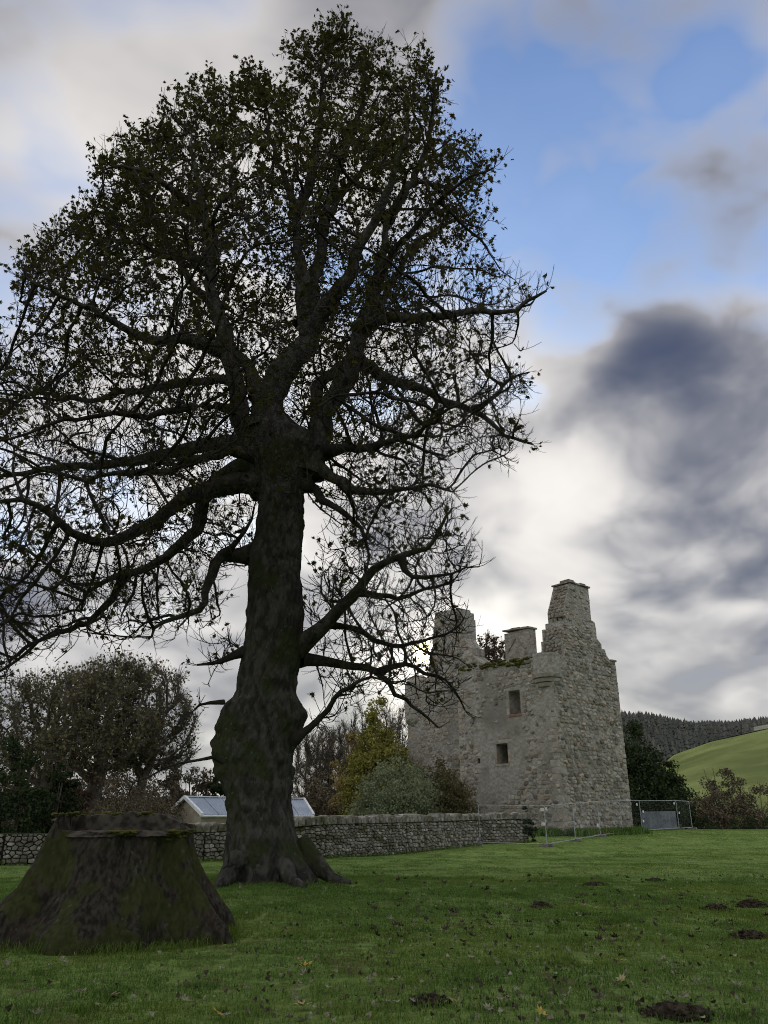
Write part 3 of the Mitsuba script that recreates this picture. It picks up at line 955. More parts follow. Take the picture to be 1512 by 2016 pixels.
h0 = np.clip((Z - zz[0]) / 1.7, 0, 1)
lobes = 0.5 + 0.5 * np.cos(5 * TH + 1.9 + 0.6 * np.sin(2 * TH))
rr = rr * (1 + (1 - h0) ** 2 * 0.18 * (lobes - 0.6))
unit = np.stack([np.cos(TH), np.sin(TH), Z * 0.8], -1)
burr = meshkit.fbm(unit * np.array([1.5, 1.5, 1.0]) + 2, 4, 12) - 0.5
burr2 = meshkit.fbm(unit * np.array([3.4, 3.4, 2.6]) + 12, 4, 15) - 0.5
knots = np.maximum(meshkit.noise(unit * np.array([4.2, 4.2, 3.4]) + 31, 16) - 0.62, 0) * 0.30
zrel = np.exp(-((Z - zz[12]) / 1.6) ** 2)
rr = rr * (1 + burr * (0.06 + 0.10 * zrel) + burr2 * (0.05 + 0.11 * zrel)) + knots * (0.5 + 1.0 * zrel)
# bark: shallow plates parted by cracks
plates = 1 - np.abs(2 * meshkit.fbm(unit * np.array([13, 13, 3.6]) + 5, 3, 13) - 1) * 2
rr = rr + 0.030 * (plates - 0.5) + 0.03 * (meshkit.fbm(unit * np.array([24, 24, 16]), 2, 17) - 0.5)
V = np.stack([c0[:, None] + rr * np.cos(TH), TY + rr * np.sin(TH) * 0.97, Z], -1).reshape(-1, 3)
m_ = len(zs)
i, j = np.meshgrid(np.arange(m_ - 1), np.arange(n), indexing='ij')
q = np.stack([i * n + j, i * n + (j + 1) % n, (i + 1) * n + (j + 1) % n, (i + 1) * n + j], -1).reshape(-1, 4)
part(syc, 'trunk', (V, q), 'bark', True)
# root that runs out to the right of the base, and two towards the camera
for pts, r in (([(590, 1655, 0.1), (612, 1690, 0.0), (632, 1712, -0.2), (655, 1730, -0.3), (690, 1752, -0.4)], (0.22, 0.26, 0.20, 0.13, 0.06)), ([(470, 1690, -0.9), (450, 1725, -1.3), (425, 1752, -1.7)], (0.25, 0.2, 0.08)), ([(560, 1700, -0.9), (575, 1735, -1.3), (600, 1765, -1.8)], (0.22, 0.16, 0.06))):
    P = np.array([at(x, y, TY + d) for x, y, d in pts])
    P[:, 2] = np.maximum(P[:, 2], ground(P[:, 0], P[:, 1]) + 0.02)
    part(syc, 'root', tube(P, r, 9, True), 'bark', True)

# limbs followed through the picture: (x, y, metres behind the trunk), half width at both ends in picture points
LIMBS = [
    (40, 19, [(525, 850, 0), (526, 800, 0), (534, 765, 0), (570, 715, 0.1), (604, 666, 0.2), (600, 610, 0.2), (596, 570, 0.3), (586, 480, 0.5), (582, 414, 0.6)]),
    (10, 5, [(582, 414, 0.6), (566, 368, 0.9), (548, 320, 1.2), (530, 260, 1.4), (520, 190, 1.5)]),
    (13, 5, [(584, 420, 0.6), (608, 368, 0.4), (620, 310, 0.2), (628, 249, 0.1), (636, 170, 0.0), (648, 70, 0.0)]),
    (22, 7, [(606, 660, 0.2), (640, 605, -0.4), (680, 560, -0.9), (700, 500, -1.4), (737, 430, -1.8), (764, 370, -2.1), (790, 299, -2.4), (806, 214, -2.6)]),
    (17, 7, [(600, 640, 0.3), (618, 570, 1.0), (628, 510, 1.4), (636, 447, 1.7), (652, 381, 2.0), (676, 309, 2.2), (700, 250, 2.4), (716, 170, 2.6), (722, 100, 2.6)]),
    (9, 4, [(640, 432, 1.7), (688, 365, 2.6), (724, 322, 3.2), (748, 285, 3.6), (770, 200, 4.0)]),
    (24, 8, [(500, 850, 0), (474, 828, -0.2), (462, 748, -0.5), (447, 689, -0.7), (430, 616, -0.9), (416, 560, -1.0), (412, 490, -1.2), (402, 420, -1.3), (384, 330, -1.5), (374, 268, -1.6)]),
    (15, 8, [(508, 780, 0.1), (485, 722, 0.6), (459, 690, 0.9), (440, 640, 1.3), (380, 560, 2.4), (330, 480, 3.0), (290, 400, 3.4), (250, 300, 3.6)]),
    (34, 16, [(600, 935, 0), (616, 885, 0), (626, 855, 0.1), (640, 810, 0.1), (662, 773, 0), (684, 740, -0.1), (700, 699, -0.2), (707, 649, -0.2), (728, 600, -0.1), (740, 555, 0), (757, 480, 0.2), (765, 416, 0.3)]),
    (13, 5, [(762, 430, 0.3), (790, 390, 0.8), (830, 320, 1.4), (850, 240, 1.8), (860, 150, 2.0)]),
    (12, 5, [(740, 560, 0.0), (790, 480, -1.0), (813, 447, -1.4), (863, 398, -2.0), (920, 350, -2.6), (970, 330, -3.0)]),
    (15, 10, [(634, 830, 0.2), (624, 790, 0.8), (624, 755, 1.2), (648, 735, 1.5), (677, 712, 1.7), (720, 660, 2.4), (770, 560, 3.2), (820, 480, 3.8), (900, 430, 4.2)]),
    (17, 9, [(707, 649, -0.2), (735, 634, -0.8), (775, 628, -1.3), (830, 632, -1.8), (881, 622, -2.2), (930, 612, -2.4), (997, 614, -2.6), (1045, 590, -2.8), (1075, 575, -2.8)]),
    (16, 8, [(702, 712, -0.1), (725, 722, 0.3), (749, 740, 0.6), (790, 755, 1.0), (831, 766, 1.3), (880, 790, 1.6), (931, 810, 1.8), (980, 840, 1.9), (1020, 865, 2.0), (1050, 875, 2.0)]),
    (8, 4, [(931, 808, 1.8), (962, 792, 1.6), (986, 765, 1.5), (1010, 742, 1.4), (1040, 735, 1.4)]),
    (14, 6, [(640, 890, 0), (680, 884, -0.7), (740, 880, -1.6), (800, 860, -2.4), (860, 820, -3.2), (930, 780, -3.9)]),
    (15, 6, [(622, 922, -0.1), (640, 928, -0.3), (660, 945, -0.6), (686, 962, -0.9), (744, 966, -1.4), (790, 962, -1.7), (831, 957, -2.0), (892, 964, -2.4)]),
    (13, 7, [(596, 955, -0.1), (622, 968, -0.5), (646, 993, -1.0), (680, 1012, -1.6), (707, 1033, -2.0), (719, 1062, -2.3), (724, 1090, -2.5)]),
    (21, 7, [(585, 1275, 0), (614, 1252, -0.3), (646, 1224, -0.6), (691, 1179, -1.0), (733, 1126, -1.4), (765, 1104, -1.7), (810, 1090, -2.0), (845, 1074, -2.2), (860, 1048, -2.3), (871, 1026, -2.4), (890, 1000, -2.5)]),
    (8, 4, [(704, 1166, -1.0), (740, 1170, -0.7), (778, 1176, -0.4), (830, 1165, 0.0), (871, 1156, 0.2), (905, 1130, 0.4)]),
    (8, 4, [(790, 1097, -1.9), (805, 1134, -2.0), (845, 1138, -2.2), (900, 1125, -2.4), (937, 1114, -2.5)]),
    (15, 6, [(588, 1300, 0.2), (620, 1300, 0.6), (673, 1304, 1.1), (710, 1312, 1.4), (744, 1326, 1.7), (772, 1352, 1.9), (820, 1397, 2.2), (862, 1428, 2.4)]),
    (8, 4, [(744, 1326, 1.7), (800, 1310, 2.2), (850, 1330, 2.6), (900, 1370, 2.9), (915, 1395, 3.0)]),
    (9, 4, [(640, 1228, -0.6), (700, 1240, 0.0), (760, 1270, 0.6), (820, 1265, 1.0), (880, 1250, 1.3), (915, 1215, 1.5)]),
    (11, 4, [(578, 1458, -0.4), (606, 1436, -0.7), (635, 1408, -1.0), (655, 1380, -1.2), (675, 1358, -1.4), (720, 1335, -1.7), (780, 1330, -2.1)]),
    (26, 11, [(515, 960, 0), (490, 950, 0), (440, 958, -0.3), (400, 968, -0.6), (364, 985, -0.9), (330, 1010, -1.2), (297, 1034, -1.5), (245, 1055, -1.8), (198, 1066, -2.2), (142, 1049, -2.6), (110, 1020, -2.8), (83, 998, -3.0), (40, 985, -3.3), (-40, 1000, -3.7)]),
    (23, 9, [(515, 925, 0.2), (478, 918, 0.3), (440, 935, 0.5), (413, 968, 0.7), (380, 1047, 1.0), (340, 1085, 1.3), (297, 1115, 1.6), (245, 1132, 1.9), (198, 1148, 2.2), (172, 1172, 2.4), (160, 1205, 2.5)]),
    (10, 5, [(248, 1131, 1.9), (225, 1165, 2.2), (182, 1222, 2.6), (140, 1235, 2.9), (99, 1252, 3.2), (33, 1298, 3.6), (-30, 1330, 4.0)]),
    (20, 7, [(500, 1092, 0), (470, 1093, -0.2), (430, 1099, -0.5), (420, 1125, -0.6), (414, 1150, -0.8), (397, 1196, -1.0), (360, 1212, -1.3), (330, 1218, -1.5), (306, 1240, -1.7), (290, 1258, -1.8)]),
    (9, 4, [(440, 1092, -0.5), (470, 1062, -0.9), (490, 1028, -1.0), (500, 1005, -0.8)]),
    (11, 9, [(482, 1282, -0.3), (450, 1296, -0.6), (420, 1308, -0.9), (391, 1314, -1.2)]),
    (20, 7, [(505, 880, 0), (470, 868, 0.3), (430, 872, 0.7), (397, 878, 1.0), (340, 890, 1.5), (280, 905, 2.1), (200, 915, 2.8), (110, 920, 3.4), (20, 935, 4.0), (-80, 960, 4.5)]),
    (16, 6, [(500, 895, -0.2), (460, 890, -0.9), (400, 905, -1.7), (330, 925, -2.6), (240, 930, -3.4), (140, 940, -4.1), (30, 900, -4.8)]),
    (17, 8, [(446, 690, -0.7), (430, 688, -0.8), (402, 674, -1.0), (380, 668, -1.2), (330, 670, -1.6), (281, 668, -1.9), (248, 651, -2.1), (215, 630, -2.4), (180, 606, -2.7), (149, 594, -2.9), (99, 574, -3.2), (55, 545, -3.4)]),
    (12, 6, [(462, 752, -0.4), (430, 745, 0.2), (380, 752, 0.9), (298, 765, 1.7), (240, 776, 2.2), (182, 787, 2.6), (120, 780, 3.0), (66, 773, 3.3), (0, 815, 3.7), (-70, 830, 4.0)]),
    (12, 6, [(470, 812, -0.3), (430, 800, -1.0), (370, 805, -1.9), (300, 820, -2.7), (220, 815, -3.4), (130, 830, -4.0), (40, 860, -4.5), (-60, 880, -5.0)]),
    (11, 5, [(414, 520, -1.1), (380, 505, -0.6), (330, 500, -0.1), (270, 480, 0.4), (200, 470, 0.8), (130, 450, 1.1)]),
    (11, 5, [(400, 415, -1.3), (360, 390, -1.9), (310, 350, -2.6), (250, 330, -3.2), (200, 330, -3.6)]),
    (5, 3, [(440, 1500, -0.9), (420, 1490, -1.2), (385, 1498, -1.6), (345, 1505, -1.9), (300, 1528, -2.2), (270, 1532, -2.4)]),
    (5, 3, [(440, 1382, -0.8), (415, 1382, -1.1), (390, 1390, -1.5), (360, 1420, -1.9)]),
]
P, par, limb_r = [], [], {}
first = {}


def densify(pts, step=0.30):
    q = np.array([at(x, y, TY + d) for x, y, d in pts])
    t = np.concatenate([[0], np.cumsum(np.linalg.norm(np.diff(q, axis=0), axis=1))])
    m = max(3, int(t[-1] / step) + 1)
    u = np.linspace(0, t[-1], m)
    from scipy.interpolate import PchipInterpolator
    return PchipInterpolator(t, q)(u), u / t[-1]


limb_runs = []
for li, (r0, r1, pts) in enumerate(LIMBS):
    q, u = densify(pts)
    dist = np.linalg.norm(q - [0, 0, EYE], axis=1)
    dep = (q - [0, 0, EYE]) @ np.array([0, CP, SP])
    r = (0.92 * r0 + (0.26 * r1 + 0.5 - 0.92 * r0) * u ** 0.72) * dep / FOC
    # join the limb to the nearest node that exists (or let it start in the trunk)
    root = -1
    if P:
        d = np.linalg.norm(np.array(P) - q[0], axis=1)
        if d.min() < 0.9:
            root = int(d.argmin())
    run = []
    wob = (meshkit.fbm(q * 1.1 + li * 7, 3, 60 + li)[:, None] - 0.5) * np.array([1, 1, 0.6]) * 0.22 * np.minimum(1, np.arange(len(q)) / 3)[:, None]
    kink = np.stack([meshkit.fbm(q * 2.6 + li * 5 + 30 * a_, 2, 80 + a_) for a_ in range(3)], -1) - 0.5
    q = q + wob + kink * (0.30 if r0 < 20 else 0.16) * np.minimum(1, np.arange(len(q)) / 4)[:, None]
    for k, (pt, rk) in enumerate(zip(q, r)):
        P.append(pt)
        par.append(root if k == 0 else len(P) - 2)
        limb_r[len(P) - 1] = rk
        run.append(len(P) - 1)
    limb_runs.append((run, r))
    sides = 12 if r0 > 18 else 9 if r0 > 9 else 7
    rad = r * (1 + 0.22 * (meshkit.noise(np.stack([np.arange(len(r)) * 0.55 + li * 9, r * 0, r * 0], -1), 3) - 0.5))
    rad[:2] *= np.array([1.35, 1.12])[:min(2, len(rad))]
    rad[-1] *= 0.8
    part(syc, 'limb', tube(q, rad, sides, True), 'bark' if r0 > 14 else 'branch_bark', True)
n_limb = len(P)

OUT0 = sg.Polygon([(655, 8), (700, 45), (695, 75), (770, 60), (830, 78), (868, 120), (895, 150), (922, 220), (950, 270), (990, 310), (992, 350), (965, 400), (990, 450), (970, 475), (1010, 520), (1050, 555), (1090, 572), (1066, 605), (1055, 640), (1005, 668),
                  (985, 700), (1050, 728), (1070, 790), (1045, 830), (1064, 880), (1005, 938), (935, 912), (905, 905), (885, 955), (905, 1005), (955, 1040), (943, 1110), (905, 1150), (925, 1200), (948, 1240), (935, 1290), (955, 1330), (905, 1405),
                  (862, 1436), (790, 1372), (700, 1405), (645, 1462), (600, 1450), (598, 1300), (598, 1000), (510, 1000), (488, 1240), (440, 1330), (390, 1400), (352, 1372), (375, 1310), (300, 1262), (250, 1292), (150, 1312), (60, 1345), (0, 1405), (-120, 1390),
                  (-220, 1250), (-270, 1100), (-250, 900), (-150, 700), (-30, 650), (25, 590), (12, 540), (20, 515), (45, 480), (100, 420), (158, 408), (165, 340), (200, 280), (240, 242), (298, 228), (312, 198), (370, 160), (392, 130), (450, 148),
                  (478, 112), (538, 130), (562, 62), (600, 72), (640, 25)])
OUT = OUT0.buffer(-13)
GAPS = [sg.Point(1000, 690).buffer(30), sg.Point(660, 915).buffer(28), sg.Point(616, 990).buffer(22), sg.Polygon([(600, 1000), (600, 1200), (650, 1060)]), sg.Polygon([(490, 1120), (490, 1260), (440, 1250), (440, 1150)]), sg.Point(228, 660).buffer(22),
        sg.Point(585, 690).buffer(1), sg.Point(590, 385).buffer(14), sg.Point(395, 935).buffer(10), sg.Point(470, 985).buffer(14)]


def crown_points(n, g, inset=0.0):
    out = []
    prep = shapely.prepared.prep(OUT)
    ring = OUT.exterior
    while len(out) < n:
        x, y = g.uniform(-275, 1100), g.uniform(5, 1465)
        pt = sg.Point(x, y)
        if not prep.contains(pt) or any(q.contains(pt) for q in GAPS):
            continue
        e = ring.distance(pt)
        u = min(1.0, e / 330.0)
        hmax = 6.0 if y < 1000 else 4.6 if y < 1250 else 3.0
        half = hmax * math.sqrt(max(0.0, 1 - (1 - u) ** 2)) + 0.15
        if y < 420:
            half *= 0.45 + 0.55 * y / 420
        if y > 1000 and x > 500 and g.random() < 0.25:
            continue
        p = at(x, y, TY + g.uniform(-1, 1) * half)
        c_ = float(meshkit.fbm(p[None] * 0.42 + 3, 2, 91)[0])
        if c_ < 0.50 and g.random() < 0.90 * min(1.0, (0.50 - c_) / 0.06):
            continue
        out.append(p)
    return np.array(out)


A = crown_points(1500, np.random.default_rng(4))
P, par = colonise(P, par, A, 0.26, 4.5, 0.75, 120, 0.03, np.random.default_rng(8))
A = crown_points(14500, np.random.default_rng(5))
P, par = colonise(P, par, A, 0.22, 1.7, 0.36, 60, 0.05, np.random.default_rng(9))
rad = pipe_radii(P, par, 0.0115, 2.05)
for k, r in limb_r.items():
    rad[k] = max(min(rad[k], r), r * 0.98)
for k in range(n_limb, len(P)):                         # a branch is never thicker than what carries it
    rad[k] = min(rad[k], 0.85 * rad[par[k]] if par[k] < n_limb else rad[par[k]])
bump = meshkit.noise(P * 3.1, 5)
rad_m = rad * (0.9 + 0.35 * bump * (rad < 0.09))
thick, thin = [], []
for run in chains(par, rad):
    run = [k for k in run]
    if all(k < n_limb for k in run):
        continue
    # skip the stretch that a limb's own mesh already shows
    s = 0
    while s + 1 < len(run) and run[s + 1] < n_limb:
        s += 1
    run = run[s:]
    if len(run) < 2:
        continue
    pts = P[run].copy()
    if len(run) > 3:
        pts[1:-1] = 0.5 * pts[1:-1] + 0.25 * (pts[2:] + pts[:-2])
    r = rad_m[run].copy()
    r[0] = min(r[0], r[1] * 1.25)
    if r.max() > 0.035:
        thick.append(tube(pts, r, 6))
    else:
        thin.append(tube(pts, r, 4 if r.max() > 0.018 else 3))
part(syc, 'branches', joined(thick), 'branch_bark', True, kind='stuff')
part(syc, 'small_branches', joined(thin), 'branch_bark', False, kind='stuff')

# twigs at the fine ends: short, turned up, forking
late = np.zeros(len(P), bool)
for run, r in limb_runs:
    late[run[int(len(run) * 0.55):]] = True
fine = np.where(((rad < 0.030) & (np.arange(len(P)) >= n_limb)) | late)[0]
fine = np.concatenate([fine, np.repeat(np.where(late)[0], 2)])
g = np.random.default_rng(17)
d = P[fine] - P[np.maximum(par[fine], 0)]
d /= np.linalg.norm(d, axis=1, keepdims=True) + 1e-9
sel = np.repeat(np.arange(len(fine)), 2)
sel = sel[g.random(len(sel)) < 0.62]
nT = len(sel)
base = P[fine][sel]
dirs = d[sel] * 0.6 + g.normal(0, 0.62, (nT, 3)) + np.array([0, 0, 0.22])
dirs /= np.linalg.norm(dirs, axis=1, keepdims=True)
ln = g.uniform(0.22, 0.62, nT)
M = 4
u = np.linspace(0, 1, M)
curve = np.array([0, 0, 0.28]) + g.normal(0, 0.16, (nT, 1, 3))
TP = base[:, None] + ln[:, None, None] * (u[None, :, None] * dirs[:, None] + (u ** 2)[None, :, None] * curve)
TR = (g.uniform(0.0078, 0.0115, nT))[:, None] * np.linspace(1.15, 0.62, M)[None]
# every twig forks once or twice
fk = np.repeat(np.arange(nT), 1)
fd = dirs[fk] * 0.7 + g.normal(0, 0.5, (len(fk), 3)) + np.array([0, 0, 0.25])
fd /= np.linalg.norm(fd, axis=1, keepdims=True)
fb = TP[fk, 1 + g.integers(0, 2, len(fk))]
fl = ln[fk] * g.uniform(0.4, 0.75, len(fk))
uf = np.linspace(0, 1, 3)
FP = fb[:, None] + fl[:, None, None] * (uf[None, :, None] * fd[:, None] + (uf ** 2)[None, :, None] * np.array([0, 0, 0.2]))
FR = np.full((len(fk), 3), 0.0072) * np.array([1.1, 0.9, 0.7])
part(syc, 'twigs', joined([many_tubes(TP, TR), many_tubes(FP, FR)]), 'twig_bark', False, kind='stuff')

# leaves: thick in the top of the crown, sparse low on the right
tips = np.vstack([TP[:, -1], FP[:, -1], TP[:, 2]])
rel = tips - np.array([0, 0, EYE])
depv = rel @ np.array([0, CP, SP])
ix = 756 + FOC * rel[:, 0] / depv
zt_ = tips[:, 2]
top_z, mid_z, low_z = at(600, 350, TY)[2], at(600, 700, TY)[2], at(600, 1150, TY)[2]
dens = np.interp(zt_, [low_z - 4, low_z, mid_z, (mid_z + top_z) / 2, top_z, top_z + 8], [0.05, 0.10, 0.22, 0.62, 1.2, 1.7])
side_x = (tips[:, 0] - TREE_AT[0])
dens *= np.interp(side_x, [-6, -1, 2, 6], [1.30, 1.05, 0.85, 0.55])
clump = meshkit.fbm(tips * 0.55 + 11, 3, 71)
dens *= np.clip(0.1 + 2.6 * (clump - 0.30), 0.08, 1.6)
pick = np.where(g.random(len(tips)) < dens)[0]
pick = np.concatenate([pick, pick, pick[g.random(len(pick)) < np.clip(dens[pick] - 1, 0, 1)]])
lp = tips[pick] + g.normal(0, 0.075, (len(pick), 3)) + np.array([0, 0, -0.04])
shape, uv = scatter(LEAF, lp, g.uniform(0.12, 0.215, len(pick)), frames(len(pick), g), g)
part(syc, 'leaves', shape, 'sycamore_leaf', False, kind='stuff', label='brown green autumn leaves, thickest in the top of the crown', uv=uv)
print('sycamore nodes', len(P), 'twigs', nT, 'leaves', len(pick))
#__SYCAMORE_DONE__

# ------------------------------------------------------------------ the felled stump
SY = 12.35
stump = thing('tree_stump', 'broad mossy stump of a felled tree with a stepped cut top and spreading buttress roots', 'stump')
G = np.random.default_rng(202)
lx = [(1860, -30, 446), (1835, -22, 442), (1800, 14, 432), (1760, 44, 415), (1720, 62, 400), (1690, 78, 391), (1660, 92, 384), (1640, 100, 382), (1620, 108, 378)]
zz = np.array([at(x0, y, SY - 1.3 * (y > 1700) * (y - 1700) / 160)[2] for y, x0, x1 in lx])
xl = np.array([at(x0, y, SY)[0] for y, x0, x1 in lx])
xr = np.array([at(x1, y, SY)[0] for y, x0, x1 in lx])
o = np.argsort(zz)
zz, xl, xr = zz[o], xl[o], xr[o]
Z_HIGH, Z_LOW = at(200, 1604, SY + 0.45)[2], at(270, 1638, SY - 0.75)[2]
zs = np.linspace(-0.25, Z_HIGH, 130)
n = 320
th = np.arange(n) * 2 * np.pi / n
Z, TH = np.meshgrid(zs, th, indexing='ij')
cxs = np.interp(Z, zz, (xl + xr) / 2)
hws = np.interp(Z, zz, (xr - xl) / 2)
h = np.clip(Z / Z_HIGH, 0, 1)
ridge = sum(a * np.exp(-((np.angle(np.exp(1j * (TH - t0))) / w) ** 2)) for t0, a, w in ((math.radians(184), 1.0, 0.22), (math.radians(205), -0.9, 0.13), (math.radians(229), 1.15, 0.17), (math.radians(268), 0.75, 0.30), (math.radians(300), 0.35, 0.12), (math.radians(316), -0.15, 0.10), (math.radians(338), 0.9, 0.22), (math.radians(20), 0.8, 0.25), (math.radians(75), 0.7, 0.3), (math.radians(130), 0.9, 0.3)))
rr = hws * (0.93 + 0.20 * ridge * (1 - h) ** 2.0 + 0.05 * ridge - 0.15 * (1 - h) ** 1.1 * (1 - np.minimum(ridge, 1)))
crease = lambda t0, dt, w: np.exp(-((np.angle(np.exp(1j * (TH - np.radians(t0 - dt * (1 - h))))) / math.radians(w)) ** 2))
rr = rr * (1 + 0.09 * crease(229, 11, 8) - 0.21 * crease(211, 10, 8) - 0.10 * crease(322, -6, 7) + 0.05 * crease(334, -6, 8))
unit = np.stack([np.cos(TH), np.sin(TH), Z * 0.8], -1)
rr = rr + 0.03 * (meshkit.fbm(unit * np.array([26, 26, 9.0]), 3, 27) - 0.5) + 0.10 * (meshkit.fbm(unit * 3 + 3, 4, 20) - 0.5) + 0.09 * (meshkit.fbm(unit * np.array([11, 11, 2.2]), 4, 21) - 0.5)
X, Y = cxs + rr * np.cos(TH), SY + rr * np.sin(TH) * 0.92
edge_z = np.where((Y < SY - 0.12) & (X > at(150, 1640, SY)[0]), Z_LOW, Z_HIGH)
rnd = 1 - 0.075 * sm(edge_z - 0.16, edge_z + 0.02, Z) ** 1.5
X, Y = cxs + (X - cxs) * rnd, SY + (Y - SY) * rnd
# the cut: a lower step in front, the uncut hinge standing behind it
step_y = SY - 0.12 + 0.05 * np.sin(X * 5)
high = lambda x: Z_HIGH - 0.13 * sm(at(300, 1604, SY)[0], at(372, 1604, SY)[0], x) - 0.05 * sm(at(160, 1604, SY)[0], at(110, 1604, SY)[0], x)
top_here = np.where((Y < step_y) & (X > at(150, 1640, SY)[0]), Z_LOW, high(X))
top_here = top_here + 0.06 * (meshkit.fbm(np.stack([X * 2.2, Y * 2.2, 0 * X], -1), 3, 22) - 0.5)
Zc = np.minimum(Z, top_here)
V = np.stack([X, Y, Zc + np.interp(zs, [-0.25, 0.4], [0, 0])[:, None]], -1).reshape(-1, 3)
m_ = len(zs)
i, j = np.meshgrid(np.arange(m_ - 1), np.arange(n), indexing='ij')
q = np.stack([i * n + j, i * n + (j + 1) % n, (i + 1) * n + (j + 1) % n, (i + 1) * n + j], -1).reshape(-1, 4)
part(stump, 'bark', (V, q), 'stump_bark', True)
# cut faces: the top as a fine sheet with the step as an upright face of torn wood
xs = np.linspace(-1.15, 1.15, 90)
cxt, hwt = float(np.interp(Z_HIGH, zz, (xl + xr) / 2)), float(np.interp(Z_LOW, zz, (xr - xl) / 2))
U, W = np.meshgrid(np.linspace(-1, 1, 110), np.linspace(-1, 1, 150), indexing='ij')
XX, YY = cxt + U * hwt * 1.02, SY + W * hwt * 0.96
sy_ = SY - 0.12 + 0.05 * np.sin(XX * 5) + 0.03 * (meshkit.noise(np.stack([XX * 14, YY * 0, YY * 0], -1), 5) - 0.5)
back_t = sm(-0.015, 0.015, YY - sy_) + (1 - sm(-0.015, 0.015, XX - at(150, 1640, SY)[0])) * (1 - sm(-0.015, 0.015, YY - sy_))
hh = Z_LOW + (high(XX) - Z_LOW + 0.09 * (meshkit.fbm(np.stack([XX * 4, XX * 0, XX * 0], -1), 4, 8) - 0.5)) * np.clip(back_t, 0, 1)
hh = hh + 0.04 * (meshkit.fbm(np.stack([XX * 4, YY * 4, 0 * XX], -1), 4, 24) - 0.5) + 0.01
inside = (((XX - cxt) / (hwt * 0.98)) ** 2 + ((YY - SY) / (hwt * 0.90)) ** 2) < 1.0
hh = hh - 0.07 * sm(0.72, 1.0, ((XX - cxt) / (hwt * 0.98)) ** 2 + ((YY - SY) / (hwt * 0.90)) ** 2)
hh = np.where(inside, hh, Z_LOW - 0.35)
m_, n_ = XX.shape
i, j = np.meshgrid(np.arange(m_ - 1), np.arange(n_ - 1), indexing='ij')
q = np.stack([i * n_ + j, (i + 1) * n_ + j, (i + 1) * n_ + j + 1, i * n_ + j + 1], -1).reshape(-1, 4)
ok = inside.reshape(-1)[q].all(1)
part(stump, 'cut_face', (np.stack([XX, YY, hh], -1).reshape(-1, 3), q[ok]), 'old_cut_wood', 35, label='weathered cut face with an upright step of torn wood')
# moss cushions along the rims
cl = []
for k in range(420):
    if k < 260:
        x = G.uniform(at(250, 1640, SY)[0], at(384, 1640, SY)[0])
        u_ = np.clip((x - cxt) / hwt, -0.98, 0.98)
        p = np.array([x, SY - hwt * 0.90 * math.sqrt(1 - u_ ** 2) + G.uniform(-0.05, 0.12), Z_LOW + 0.015 - abs(G.normal(0, 0.05))])
    else:
        x = G.uniform(at(128, 1604, SY)[0], at(300, 1604, SY)[0])
        p = np.array([x, SY + G.uniform(-0.1, 0.4), Z_HIGH + G.uniform(-0.02, 0.03)])
        if x < at(165, 1604, SY)[0]:
            p[1] = SY + G.uniform(-0.5, 0.2)
    if meshkit.noise(p[None] * 3.1, 6)[0] < 0.42:
        continue
    m = trimesh.creation.icosphere(subdivisions=1, radius=1)
    v = np.asarray(m.vertices) * np.array([G.uniform(0.015, 0.06), G.uniform(0.02, 0.06), G.uniform(0.010, 0.024)]) * (1 + 0.3 * (G.random((42, 1)) - 0.5))
    cl.append((v + p, np.asarray(m.faces)))
part(stump, 'moss', joined(cl), 'moss_cushion', True, kind='stuff', label='bright moss along the rim of the cut')

